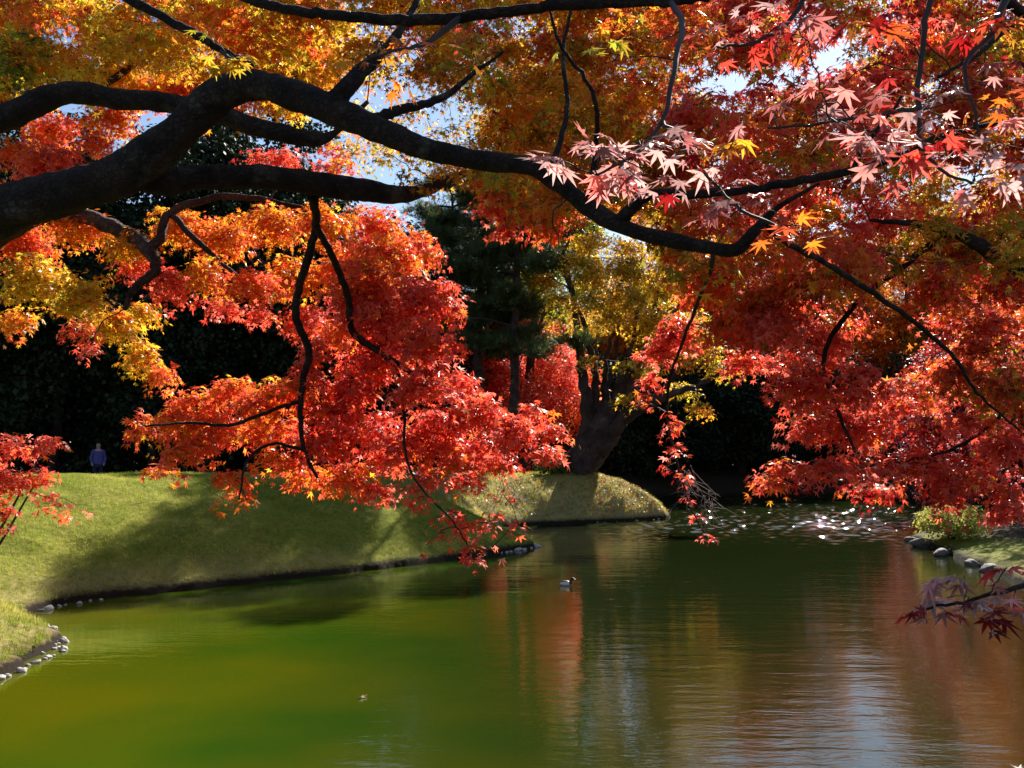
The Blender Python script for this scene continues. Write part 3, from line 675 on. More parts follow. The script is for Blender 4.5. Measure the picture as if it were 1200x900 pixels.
near_sprays([(940, 265, 30, 13, 2.6, 'orange'), (905, 255, 26, 10, 2.7, 'orange'), (860, 165, 24, 10, 3, 'orange'), (850, 50, 34, 14, 3.2), (900, 40, 30, 14, 3.2), (970, 40, 24, 16, 3.2), (1010, 30, 30, 16, 3.2), (1120, 150, 40, 14, 3), (1060, 150, 36, 12, 3), (460, 50, 40, 14, 4, 'rust'), (510, 55, 30, 14, 4, 'rust'),
             (430, 80, 24, 12, 4, 'rust'), (560, 40, 26, 12, 4.2), (280, 66, 16, 10, 4.8, 'gold'), (250, 45, 18, 10, 4.8, 'gold'), (1160, 30, 40, 20, 3.4), (1180, 110, 30, 16, 3.3), (740, 40, 30, 14, 3.6, 'rust'), (690, 60, 26, 12, 3.6, 'olive')], 'crimson', 1.7)

# ------------------------------------------------------------------ the maple on the right bank (trunk right of the frame)
tb = (10.6, 11.2)
T2 = empty('maple_tree', (tb[0], tb[1], gz(*tb) - .1))
tag(T2, 'deep red maple whose foliage fills the right side and hangs over the pond', 'tree', 'maple trees')
SK2 = []
z0 = T2.location.z
limb(T2, [(tb[0], tb[1], z0 - .2), (tb[0] - .1, tb[1], z0 + 1.2), (tb[0] - .5, tb[1] - .1, z0 + 2.6), (tb[0] - 1.2, tb[1] - .2, z0 + 4.2), (tb[0] - 2.2, tb[1] - .4, z0 + 6.2), (tb[0] - 3.2, tb[1] - .4, z0 + 7.6)], [.5, .38, .34, .28, .18, .07], 'trunk', 14, 8, .12, 2.5, skel=SK2)
for L in ([(1640, 330, 22, 11), (1480, 330, 18, 10), (1330, 330, 13, 9), (1212, 316, 10, 8.4), (1172, 306, 9, 8.3), (1148, 288, 8, 8.2), (1112, 270, 6, 8.1), (1070, 262, 4, 8.0), (1020, 258, 2, 7.9)],
          [(1560, 130, 16, 10.5), (1400, 100, 12, 9.5), (1280, 60, 9, 8.6), (1205, 18, 7, 8.0), (1165, -10, 5, 7.6), (1100, -60, 3, 7.2)],
          [(1280, 60, 6, 8.6), (1205, 24, 5, 8.0), (1165, 46, 4, 7.8), (1146, 64, 3, 7.6), (1100, 90, 2, 7.4)],
          [(1330, 330, 7, 9), (1250, 400, 4, 8.8), (1190, 470, 2.6, 8.8), (1130, 520, 2, 8.8), (1060, 540, 1.4, 8.7), (960, 555, 1.3, 8.2)],
          [(1112, 270, 5, 8.1), (1060, 310, 4.2, 8.4), (1000, 360, 3.4, 8.8), (965, 420, 2.8, 9.0), (985, 490, 2.2, 9.0), (1010, 545, 1.4, 9.0)],
          [(1190, 470, 2.4, 8.8), (1180, 540, 1.8, 8.7), (1160, 590, 1.2, 8.6), (1165, 615, .8, 8.5)],
          [(1640, 420, 16, 11), (1500, 520, 10, 7), (1320, 620, 5, 4.0), (1250, 660, 4, 3.5), (1190, 690, 3, 3.2), (1130, 705, 2, 3.15), (1085, 714, 1.4, 3.1)]):
    P, r = pxpath(L); limb(T2, P, r, 'limb', 9, 7, .09, 5, skel=SK2, wob=.004)
SKB = np.concatenate(SK2)
c7 = Crown(SKB)
c7.px([(905, 372, 52, 42), (960, 402, 48, 38), (935, 335, 40, 30, 'mixed'), (940, 445, 44, 34), (1000, 445, 42, 36), (955, 490, 44, 30), (1000, 500, 48, 34), (898, 562, 20, 13, 'redo'), (930, 548, 36, 20), (980, 545, 42, 24), (1030, 540, 42, 26), (1080, 545, 42, 30),
       (1130, 560, 42, 30), (1182, 520, 44, 42), (1112, 580, 30, 14), (1186, 592, 30, 18), (1182, 450, 44, 42, 'mixed'), (1125, 440, 40, 30, 'mixed'), (1155, 385, 44, 36, 'red'), (1185, 330, 44, 36), (1105, 335, 40, 30, 'redo'), (1035, 300, 40, 26, 'olive'), (990, 330, 36, 26, 'olive'),
       (1130, 492, 28, 22), (1020, 570, 44, 14, 'crimson'), (1060, 460, 30, 24), (1090, 500, 24, 20, 'crimson'), (1185, 590, 26, 30)], 9, 'red', jd=.7, size=.062, lai=3.4, per=10, subr=.15, dd=1.0)
c7.build(T2, LEAF5, name='spray', label='scarlet spray hanging over the water at the right')
c4 = Crown(SKB)
def rpal(x, y):
    q = RNG.random()
    if y > 200: return ['mixed', 'red', 'redo', 'olive', 'red'][int(q * 5)]
    return ['crimson', 'mixed', 'red', 'olive', 'crimson', 'crimson', 'olive'][int(q * 7)]
scatter(c4, (880, -70, 1260, 180), 70, (11, 15), rpal, size=.06, lai=2.2, per=11, subr=.18, twigp=.2)
scatter(c4, (860, -60, 1260, 330), 130, (7, 13), rpal, size=.06, lai=1.9, per=10, subr=.16, twigp=.25)
scatter(c4, (880, 230, 1240, 480), 30, (9, 13), lambda x, y: ['red', 'mixed', 'redo', 'red'][RNG.integers(4)], size=.06, lai=1.5, per=10, subr=.16, twigp=.25)
c4.build(T2, LEAF5, name='crown')
cw = Crown(SKB)
cw.px([(1180, 665, 34, 8), (1130, 675, 30, 7), (1110, 700, 26, 8), (1160, 695, 34, 10), (1185, 712, 26, 8), (1140, 715, 22, 6), (1095, 712, 14, 4)], 3.15, 'wine', jd=.15, size=.062, lai=2.4, per=6, subr=.10, droop=.2, twig=.002, wild=.2, tiltup=2.4, twigp=.9)
cw.build(T2, LEAF7, M_NEAR, name='spray', label='low maroon spray just above the water')

# ------------------------------------------------------------------ orange maple on the left bank, a little farther
tb = (-11.0, 15.5)
T3 = empty('maple_tree', (tb[0], tb[1], gz(*tb) - .1))
tag(T3, 'orange and yellow maple leaning in from the left bank behind the dark limbs', 'tree', 'maple trees')
SK3 = []; z0 = T3.location.z
limb(T3, [(tb[0], tb[1], z0 - .2), (tb[0] + .1, tb[1], z0 + 1.2), (tb[0] + .6, tb[1], z0 + 2.8), (tb[0] + 1.6, tb[1] + .1, z0 + 4.6), (tb[0] + 2.6, tb[1] + .2, z0 + 7), (tb[0] + 3.2, tb[1] + .2, z0 + 9)], [.45, .34, .3, .25, .16, .06], 'trunk', 12, 8, .12, 2.5, skel=SK3, mat=M_BARK_FAR)
for L in ([(-140, 330, 15, 15.5), (-40, 300, 12, 15.4), (60, 250, 10, 15.2), (140, 270, 9, 15), (172, 292, 9, 14.8), (184, 316, 6, 14.7), (160, 335, 4.5, 14.6), (146, 362, 3, 14.5)],
          [(172, 292, 7, 14.8), (188, 280, 6, 14.8), (200, 250, 5, 15), (260, 230, 4, 15.2), (340, 240, 3, 15.4), (430, 270, 2, 15.6)],
          [(-120, 240, 12, 15.5), (-30, 130, 10, 15.5), (30, 60, 7, 15.4), (25, 0, 6, 15.4), (60, -50, 4, 15.4)],
          [(30, 60, 6, 15.4), (110, 100, 5, 15.6), (170, 70, 4, 15.8), (240, 80, 3, 16), (330, 60, 2, 16)],
          [(200, 250, 4, 15), (260, 310, 3, 15), (320, 350, 2, 15)]):
    P, r = pxpath(L); limb(T3, P, r, 'limb', 8, 7, .09, 4, skel=SK3, wob=.01, mat=M_BARK_FAR)
SKC = np.concatenate(SK3)
c5 = Crown(SKC)
k5 = dict(size=.072, lai=4.2, per=12, subr=.22, twig=.006, twigp=.25)
c5.px([(40, 325, 52, 38, 'lime'), (92, 345, 44, 34, 'lime'), (18, 375, 26, 20, 'orange'), (92, 384, 18, 16, 'red'), (104, 408, 12, 12, 'red'), (132, 375, 34, 26, 'gold'), (166, 415, 30, 26, 'gold'), (190, 440, 16, 16, 'redo'), (30, 280, 44, 34, 'redo'), (92, 262, 50, 30, 'orange'),
       (60, 190, 50, 34, 'red'), (60, 150, 44, 24, 'redo', 16.5), (130, 140, 40, 24, 'orange', 16.5), (140, 90, 44, 30, 'gold', 16.5), (200, 95, 40, 26, 'orange', 16.5), (90, 80, 44, 26, 'green', 16.2), (40, 60, 34, 24, 'green', 16.2), (260, 80, 40, 26, 'gold', 16), (20, 180, 34, 26, 'redo'), (10, 235, 30, 20, 'redo'), (110, 165, 30, 16, 'redo'), (150, 285, 40, 26, 'gold'), (212, 262, 44, 30, 'orange'), (264, 272, 44, 30, 'orange'), (322, 262, 48, 30, 'orange'), (382, 262, 44, 30, 'orange'), (440, 262, 44, 28, 'redo'),
       (488, 288, 34, 30, 'redo'), (242, 320, 34, 24, 'orange'), (292, 332, 44, 24, 'redo'), (342, 322, 44, 34, 'orange'), (202, 332, 26, 24, 'red'), (168, 312, 34, 20, 'red'), (262, 358, 24, 13, 'red'), (302, 366, 20, 11, 'red'), (362, 376, 36, 26, 'red'), (402, 312, 44, 34, 'redo'),
       (440, 310, 40, 34, 'redo'), (330, 185, 40, 14, 'red'), (395, 195, 24, 14, 'red'), (390, 175, 16, 12, 'red'), (170, 365, 22, 20, 'gold')], 15.2, 'orange', jd=1.0, **k5)
scatter(c5, (-80, -80, 400, 120), 75, (14, 18), lambda x, y: 'lime' if (x < 170 and RNG.random() < .4) else ['gold', 'orange', 'gold', 'redo'][RNG.integers(4)], rpx=(26, 46), **k5)
c5.build(T3, LEAF5, name='crown')

# low red maple bush at the left edge
def bush(name, base, label, cat, clumps, d, pal, size, lai, tm, mat, group=None, nst=5, kw={}):
    o = empty(name, base); tag(o, label, cat, group)
    sk = []; t = Tubes()
    for k in range(nst):
        it = clumps[k % len(clumps)]; e = at(it[0], it[1], d)
        b = np.array(base) + RNG.normal(0, .08, 3) * np.array((1, 1, 0))
        p, r = spline([b - np.array((0, 0, .1)), (b * .5 + e * .5) + RNG.normal(0, .1, 3), e], [.03, .02, .008], 6); t.add(p, r, 6); sk.append(p)
    t.build('stems', M_TWIG, o)
    c = Crown(np.concatenate(sk)); c.px(clumps, d, pal, jd=.3, size=size, lai=lai, **kw); c.build(o, tm, mat, 'crown')
    return o
bush('maple_shrub', (-7.4, 12.6, gz(-7.4, 12.6)), 'low bright red maple shrub at the left edge above the sunlit grass', 'shrub',
     [(20, 520, 30, 20), (55, 520, 24, 14), (10, 560, 30, 20), (45, 560, 24, 18), (-20, 540, 40, 30), (0, 590, 26, 14), (60, 585, 12, 10), (90, 592, 8, 6), (2, 622, 8, 10), (72, 600, 8, 6), (-30, 600, 30, 20)], 12.4, 'red', .065, 2.6, LEAF5, M_LEAF, nst=6, kw=dict(per=9, subr=.15))

# ------------------------------------------------------------------ the old leaning tree on the point
b6 = at(668, 563, 40.2)
T6 = empty('old_tree', (b6[0], b6[1], gz(b6[0], b6[1]) - .1))
tag(T6, 'old leaning many-stemmed tree with golden leaves on the grassy point', 'tree')
SK6 = []
P, r = pxpath([(660, 586, 30, 40.2), (667, 566, 23, 40.2), (678, 547, 20, 40.2), (692, 526, 21, 40.2), (702, 508, 23, 40.2), (708, 492, 20, 40.2), (712, 474, 8, 40.2)])
limb(T6, P, r, 'trunk', 18, 8, .14, 1.3, mat=M_BARK_FAR, skel=SK6)
for L in ([(684, 536, 13, 40), (688, 500, 9, 39.9), (686, 462, 7, 39.9), (682, 425, 5.5, 39.8), (676, 385, 4.2, 39.7), (671, 345, 3, 39.6), (660, 295, 1.4, 39.5)],
          [(692, 526, 11, 40.1), (698, 485, 6, 40.2), (697, 445, 4.4, 40.2), (690, 405, 3.4, 40.2), (683, 375, 2.8, 40.3), (664, 335, 1.4, 40.4)],
          [(698, 520, 9, 40.4), (707, 478, 4.6, 40.5), (708, 440, 3.2, 40.6), (716, 398, 2.6, 40.7), (728, 365, 2.0, 40.8), (746, 335, 1.4, 40.8), (752, 295, .8, 40.8)],
          [(702, 518, 10, 39.8), (718, 478, 4.6, 39.7), (728, 440, 3.2, 39.7), (741, 405, 2.4, 39.6), (748, 365, 1.8, 39.5), (766, 330, 1, 39.5)],
          [(704, 514, 14, 40.2), (724, 482, 11, 40.2), (741, 448, 8.5, 40.3), (753, 418, 6, 40.4), (774, 385, 3.4, 40.5), (806, 345, 1.4, 40.7)],
          [(700, 524, 15, 40.0), (724, 498, 9.5, 39.7), (752, 478, 6, 39.3), (792, 460, 4, 39), (828, 448, 2.6, 38.7), (862, 424, 1.2, 38.5)],
          [(752, 478, 4.4, 39.3), (784, 448, 3, 39.5), (812, 424, 2.2, 39.7), (836, 390, 1.1, 39.8)],
          [(704, 512, 7, 40.2), (713, 455, 2.8, 40.0), (722, 415, 2, 40), (726, 370, 1.4, 40), (722, 325, .8, 40)], [(741, 448, 4, 40.3), (738, 410, 2.4, 40), (756, 380, 1.8, 39.9), (790, 360, 1, 39.8)],
          [(660, 295, 1.6, 39.5), (690, 240, 1.6, 40), (715, 190, 1, 40)], [(671, 345, 3, 39.6), (650, 280, 2.4, 40.2), (636, 220, 1.8, 40.8), (650, 165, 1, 41)], [(753, 418, 4, 40.4), (772, 330, 2.6, 40.8), (776, 250, 1.8, 41), (770, 180, .8, 41)]):
    P, r = pxpath(L); limb(T6, P, r, 'limb', 9, 7, .12, 2, mat=M_BARK_FAR, skel=SK6, wob=.035)
cy6 = Crown(np.concatenate(SK6))
k6 = dict(size=.12, lai=3.4, per=12, subr=.42, twig=.012, twigp=.4)
cy6.px([(700, 320, 36, 32), (742, 322, 38, 34), (692, 285, 30, 22), (735, 288, 36, 20), (775, 335, 36, 34), (805, 380, 36, 28), (765, 385, 34, 24), (705, 378, 26, 18), (828, 402, 24, 24), (800, 455, 26, 10, 'yellow', 39), (822, 478, 20, 10, 'gold', 38.7), (735, 466, 14, 8, 'yellow', 39.3),
        (845, 430, 22, 14), (655, 350, 22, 16), (760, 430, 22, 12), (790, 300, 30, 20), (720, 350, 36, 22)], 40, 'yellow', jd=1.6, **k6)
cy6.px([(690, 350, 22, 18), (715, 372, 20, 14), (745, 350, 26, 20), (680, 310, 24, 20), (770, 368, 24, 18), (730, 310, 30, 20), (660, 380, 16, 12, 'gold'), (800, 420, 22, 12, 'gold'), (690, 420, 14, 8), (735, 425, 14, 8)], 38.4, 'yellow', jd=.5, **k6)
cy6.px([(612, 140, 34, 24), (645, 118, 34, 22), (590, 185, 26, 22), (618, 165, 28, 22), (640, 205, 36, 26), (615, 240, 30, 24), (655, 165, 34, 24), (700, 125, 40, 24), (750, 110, 40, 24), (790, 150, 34, 24), (620, 190, 26, 20), (680, 200, 30, 24), (730, 170, 36, 26)], 41, 'olive', jd=1.5, size=.13, lai=4.5, per=12, subr=.42, twig=.012, twigp=.4)
cy6.px([(720, 240, 40, 26), (770, 250, 40, 26), (700, 200, 30, 24), (760, 200, 40, 26), (810, 260, 36, 30), (640, 330, 20, 16), (740, 150, 44, 24), (690, 160, 30, 20), (800, 200, 36, 26), (660, 240, 26, 22)], 41, 'gold', jd=2.0, **k6)
cy6.build(T6, LEAF3, M_LEAF, 'crown')

# ------------------------------------------------------------------ pines behind the point
def pine(px, d, top, lean, label, r0=7):
    b = at(px, 555, d); zb = gz(b[0], b[1])
    o = empty('pine_tree', (b[0], b[1], zb - .1)); tag(o, label, 'tree', 'pines behind the grassy point')
    L = [(px, 566, r0 * 1.1, d), (px + lean * .2, 500, r0, d), (px + lean * .6, 440, r0 * .9, d), (px + lean * .5, 390, r0 * .8, d), (px + lean, 330, r0 * .65, d), (px + lean * .8, 280, r0 * .45, d), (px + lean, top, r0 * .2, d)]
    P, r = pxpath(L); sk = []
    limb(o, P, r, 'trunk', 9, 7, .12, 2, mat=M_BARK_FAR, skel=sk, wob=.02)
    c = Crown(None); tr = sk[0]
    for k in range(34):
        y = RNG.uniform(top, 420) if k > 2 else top + 12 * k
        p = tr[int(np.argmin(np.abs(tr[:, 2] - at(px, y, d)[2])))]
        a = RNG.uniform(0, 2 * math.pi); Lr = RNG.uniform(.5, 2.7) * (0.5 + .5 * (y - top) / (400 - top) + .15)
        e = p + np.array((math.cos(a) * Lr, math.sin(a) * Lr, RNG.uniform(-.1, .35)))
        q, rr = spline([p, (p + e) / 2 + np.array((0, 0, .15)), e], [.06, .045, .02], 5); limb(o, q[::2], rr[::2], 'branch', 6, 3, .05, 3, mat=M_BARK_FAR)
        c.clump(e, (RNG.uniform(.9, 1.5), RNG.uniform(.9, 1.5), RNG.uniform(.28, .5)), 'pine', size=.26, lai=7.5, per=12, subr=.32, flat=.5, droop=.1, wild=.3, tiltup=2, twig=.012, twigp=.3)
    c.build(o, TUFT, M_NEEDLE, 'crown')
    return o
pine(556, 43, 215, 8, 'dark pine with an upright trunk among red leaves, middle of the three pines', 7)
pine(600, 41, 235, 6, 'dark pine with a crooked trunk nearest the leaning golden tree', 6)
pine(534, 45, 228, -4, 'dark pine with a straight trunk partly behind the red spray', 6)

# ------------------------------------------------------------------ generic trees of the background
def tree(name, x, y, h, cr, label, cat, group, pal, leaf=.18, lai=2.6, tm=LEAFQ, mat=None, crown_base=.25, nclump=12, tr=.22, shape=1.0, per=12, bark=None):
    zb = gz(x, y)
    o = empty(name, (x, y, zb - .1)); tag(o, label, cat, group)
    sk = []; lean = RNG.normal(0, .04 * h, 2)
    P = [np.array((x + lean[0] * t ** 1.4, y + lean[1] * t ** 1.4, zb - .15 + t * h * .92)) + np.array((*RNG.normal(0, .012 * h, 2), 0)) * (t > 0) for t in (0, .2, .4, .6, .8, 1)]
    p, r = spline(P, [tr * 1.25, tr, tr * .8, tr * .55, tr * .3, tr * .08], 5); t_ = Tubes(); t_.add(p, r, 8, .1, 2); sk.append(p)
    c = Crown(None)
    for k in range(nclump):
        f = crown_base + (1 - crown_base) * (k + .5) / nclump
        g = (f - crown_base) / (1 - crown_base)
        w = cr * (math.sin(math.pi * min(1, .18 + .80 * g)) ** .8) * shape
        a = k * 2.4 + RNG.uniform(-.5, .5); q = RNG.uniform(.35, .75) * w
        s = p[int(f * .97 * (len(p) - 1))]
        e = np.array((s[0] + math.cos(a) * q, s[1] + math.sin(a) * q, zb + f * h))
        pp, rr = spline([s - np.array((0, 0, q * .4)), (s + e) / 2 + RNG.normal(0, .1, 3), e], [tr * .35, tr * .22, tr * .06], 4); t_.add(pp, rr, 5)
        rad = w * RNG.uniform(.5, .72)
        c.clump(e, (rad, rad, rad * RNG.uniform(.55, .8)), pal, size=leaf, lai=lai, per=per, subr=leaf * 2.6, twig=.012, twigp=.12)
    t_.build('trunk', bark or M_BARK_FAR, o)
    c.build(o, tm, mat or M_LEAF, 'crown')
    return o

tree('tall_tree', .6, 48.5, 18.5, 3.8, 'tall green and olive tree rising behind the pines', 'tree', None, 'green', .17, 3.6, LEAF3, None, .45, 16, .25)
# red maples glowing between the pines
for (px, d, h, cr, lab) in ((540, 50, 8.6, 3.2, 'red maple glowing behind the straight pine trunks'), (608, 50, 8.8, 3.4, 'red maple between the crooked pine and the golden tree'), (665, 53, 7.0, 2.8, 'orange-red maple half hidden behind the stems of the golden tree')):
    w = at(px, 500, d); tree('red_maple', w[0], d, h, cr, lab, 'tree', 'maple trees', 'redo' if px > 650 else 'red', .13, 2.8, LEAF3, None, .3, 12, .16)
# the dark wood at the left
LW = 'dark evergreen tree in the black shade behind the left lawn'
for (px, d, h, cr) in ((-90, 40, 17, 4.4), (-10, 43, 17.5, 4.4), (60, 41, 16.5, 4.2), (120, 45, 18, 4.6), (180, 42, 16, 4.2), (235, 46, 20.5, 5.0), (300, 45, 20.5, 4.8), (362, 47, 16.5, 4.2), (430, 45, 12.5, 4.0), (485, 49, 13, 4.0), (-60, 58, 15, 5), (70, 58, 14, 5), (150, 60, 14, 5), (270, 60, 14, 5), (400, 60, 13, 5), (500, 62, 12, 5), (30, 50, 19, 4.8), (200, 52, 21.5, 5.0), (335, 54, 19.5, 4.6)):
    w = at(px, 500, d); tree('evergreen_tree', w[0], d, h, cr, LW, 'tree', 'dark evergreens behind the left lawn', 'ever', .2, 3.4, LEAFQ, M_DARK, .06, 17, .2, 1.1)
# the dark wood across the water
RW = 'dark evergreen tree in the black wood across the pond'
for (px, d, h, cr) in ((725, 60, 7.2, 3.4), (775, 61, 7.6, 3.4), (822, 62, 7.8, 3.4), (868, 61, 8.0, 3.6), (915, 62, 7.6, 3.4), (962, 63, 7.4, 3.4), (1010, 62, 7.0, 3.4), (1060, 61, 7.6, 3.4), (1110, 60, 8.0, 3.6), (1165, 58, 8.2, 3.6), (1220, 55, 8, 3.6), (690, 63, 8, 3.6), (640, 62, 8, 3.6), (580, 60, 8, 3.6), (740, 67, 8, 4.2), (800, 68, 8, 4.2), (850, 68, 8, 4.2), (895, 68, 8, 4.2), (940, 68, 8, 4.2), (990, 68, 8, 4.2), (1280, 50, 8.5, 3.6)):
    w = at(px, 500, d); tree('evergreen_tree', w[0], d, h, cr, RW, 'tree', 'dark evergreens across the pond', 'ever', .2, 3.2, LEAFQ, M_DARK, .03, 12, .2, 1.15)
# autumn trees rising behind it
AU = 'tall autumn tree with bronze and gold leaves rising behind the dark wood across the pond'
for (px, d, h, cr, pal) in ((590, 70, 15, 4.6, 'green'), (655, 66, 12, 4.2, 'olive'), (715, 70, 13, 4.4, 'rust'), (775, 68, 14, 4.4, 'gold'), (838, 72, 18, 5.0, 'rust'), (893, 73, 21, 5.0, 'orange'), (940, 76, 21.5, 4.6, 'rust'), (1064, 76, 21.5, 4.8, 'rust'), (1125, 72, 24, 5.2, 'olive'), (1195, 68, 24, 5.2, 'olive'), (1265, 62, 23, 5.2, 'gold'), (815, 84, 24, 6, 'olive'), (1100, 86, 26, 5.5, 'rust'), (690, 84, 18, 5, 'green'), (1005, 80, 15, 4.2, 'rust')):
    w = at(px, 500, d); tree('autumn_tree', w[0], d, h, cr, AU, 'tree', 'autumn trees above the far wood', pal, .22, 4.0, LEAF3, None, .2, 18, .25)
# maples on the right bank, past the spit
for (px, d, h, cr, pal, lab) in ((1130, 40, 9.5, 3.0, 'wine', 'dark crimson maple on the right bank beyond the shrubby spit'), (1210, 33, 10.5, 3.4, 'mixed', 'mixed red and olive maple on the right bank at the edge of the view')):
    w = at(px, 500, d); tree('red_maple', w[0], d, h, cr, lab, 'tree', 'maple trees', pal, .12, 2.4, LEAF3, None, .2, 14, .2)

# ------------------------------------------------------------------ shrubs
def shrub(name, x, y, rx, ry, rz, label, pal, leaf, lai, mat, tm=LEAFQ, cat='shrub', dz=0.0):
    zb = gz(x, y) + dz
    o = empty(name, (x, y, zb - .05)); tag(o, label, cat)
    t = Tubes(); c = Crown(None)
    for k in range(7):
        a = k * .9; e = np.array((x + math.cos(a) * rx * .6, y + math.sin(a) * ry * .6, zb + rz * RNG.uniform(.6, 1.1)))
        p, r = spline([(x, y, zb - .1), ((x + e[0]) / 2, (y + e[1]) / 2, zb + rz * .45), e], [.035, .022, .006], 5); t.add(p, r, 5)
        c.clump((x + math.cos(a) * rx * .5, y + math.sin(a) * ry * .5, zb + rz * RNG.uniform(.45, .7)), (rx * .55, ry * .55, rz * .48), pal, size=leaf, lai=lai, per=10, subr=leaf * 2.4, twig=.005, twigp=.3)
    c.clump((x, y, zb + rz * .6), (rx * .7, ry * .7, rz * .55), pal, size=leaf, lai=lai, per=10, subr=leaf * 2.4, twig=.005, twigp=.3)
    t.build('stems', M_TWIG, o); c.build(o, tm, mat, 'crown'); return o
w = at(648, 548, 39.6); shrub('green_shrub', w[0], 39.6, .75, .6, .9, 'small round green shrub at the left foot of the leaning tree', 'bush', .10, 3.2, M_GRASS)
shrub('bank_shrub', 12.35, 27.8, .95, 1.7, .95, 'yellow-green shrub on the small spit at the right edge of the water', 'dry', .07, 3.4, M_GRASS)
w = at(1092, 480, 47); shrub('purple_shrub', 20.6, 46, 2.4, 1.6, 4.6, 'tall purple-brown shrub behind the red spray at the right', 'purple', .16, 2.2, M_LEAF)

# ------------------------------------------------------------------ grass and fallen leaves (uncountable)
def sample_bank(n, box, keep):
    X = RNG.uniform(box[0], box[2], n); Y = RNG.uniform(box[1], box[3], n)
    S = pond_sdf(X, Y); k = keep(X, Y, S) & (S > .12)
    X, Y, S = X[k], Y[k], S[k]; Z = ground_z(X, Y)
    return np.stack((X, Y, Z), 1), S
Pg, Sg = sample_bank(560000, (-15, 9, 7, 46), lambda X, Y, S: (RNG.random(len(X)) < np.clip(14 / Y, .25, 1) ** 1.0) & (S < 9) & (np.abs(X) < Y * .62 + 1))
ng = len(Pg)
gcol = pick('dry', ng) * RNG.lognormal(0, .2, ng)[:, None]
pen_ = sstep(29, 33, Pg[:, 1])[:, None]
patch = np.array([noise.noise(Vector((p[0] * .5, p[1] * .5, 0))) for p in Pg])[:, None]
lush = np.array((0.17, 0.22, 0.016)) * RNG.lognormal(0, .25, ng)[:, None]
patch2 = np.array([noise.noise(Vector((p[0] * 1.7 + 9, p[1] * 1.7, 3))) for p in Pg])[:, None]
kk = np.clip(.5 + patch * 1.0 + patch2 * .6, 0, 1) * (1 - .7 * pen_)
gcol = gcol * (1 - kk) + lush * kk
go = leaves('grass', Pg - np.array((0, 0, .01)), RNG.normal(0, .3, (ng, 3)) * np.array((1, 1, 0)) + np.array((0, 0, 1.0)), RNG.uniform(.035, .10, ng) * (1 + .4 * pen_[:, 0]), gcol, BLADE, M_GRASS, None, curl=False)
tag(go, 'short autumn grass covering the pond banks', 'grass', kind='stuff')
Pf, Sf = sample_bank(14000, (-4, 33, 7, 42), lambda X, Y, S: (S < 2.6) & (RNG.random(len(X)) < .35 + .5 * (X > 3)))
nf = len(Pf); Pf[:, 2] += .05
fo = leaves('fallen_leaves', Pf, RNG.normal(0, .35, (nf, 3)) + np.array((0, 0, 1.0)), RNG.uniform(.05, .09, nf), pick('rust', nf) * .6, LEAF3, M_LEAF)
tag(fo, 'brown fallen maple leaves scattered over the point', 'leaves', kind='stuff')

# ------------------------------------------------------------------ stones along the water
def shore_pts(i0, i1, step):
    out = []
    for i in range(i0, i1):
        a, b = POND[i], POND[i + 1]; L = np.linalg.norm(b - a); n = max(1, int(L / step))
        for k in range(n): out.append(a + (b - a) * (k + RNG.uniform(.2, .8)) / n)
    return out
def stone_mesh(seed):
    bm = bmesh.new(); bmesh.ops.create_icosphere(bm, subdivisions=3, radius=1)
    for v in bm.verts:
        q = v.co * 1.3 + Vector((seed * 7.1, 0, 0)); k = 1 + .32 * noise.noise(q) + .12 * noise.noise(q * 3)
        v.co = Vector((v.co.x * k, v.co.y * k * .8, v.co.z * k * .62))
    me = bpy.data.meshes.new('stone'); bm.to_mesh(me); bm.free()
    for p in me.polygons: p.use_smooth = True
    return me
STM = [stone_mesh(k) for k in range(5)]
def stones(name, pts, size, mat, label, group, sink=.35):
    for p in pts:
        me = STM[RNG.integers(5)].copy() if False else STM[RNG.integers(5)]
        o = bpy.data.objects.new(name, me); COL.objects.link(o)
        sz = size[0] + (size[1] - size[0]) * RNG.random() ** 2
        o.location = (p[0] + RNG.normal(0, .05), p[1] + RNG.normal(0, .05), sz * .62 * (1 - 2 * sink) + .0)
        o.scale = (sz * RNG.uniform(.8, 1.4), sz, sz * RNG.uniform(.8, 1.2)); o.rotation_euler = (RNG.normal(0, .2), RNG.normal(0, .2), RNG.uniform(0, 6.28))
        if not me.materials: me.materials.append(mat)
        o.material_slots[0].link = 'OBJECT'; o.material_slots[0].material = mat
        tag(o, label, 'stone', group)
stones('shore_stone', shore_pts(4, 8, .12), (.03, .085), M_STONE, 'pale stone edging the little sunlit beach at the lower left', 'pale stones along the left beach')
stones('shore_stone', shore_pts(9, 11, .2), (.03, .08), M_STONE, 'pale stone in the notch between beach and grassy bank', 'pale stones in the notch')
stones('shore_stone', shore_pts(16, 19, .24), (.05, .11), M_STONE, 'small stone at the tip of the shaded left bank', 'stones at the tip of the left bank')
stones('shore_stone', shore_pts(23, 27, .4), (.03, .10), M_DSTONE, 'dark stone along the sunlit edge of the point', 'dark stones round the point')
stones('shore_stone', shore_pts(41, 45, 1.7), (.16, .34), M_DSTONE, 'dark rock at the foot of the yellow-green shrub on the spit', 'rocks round the spit')

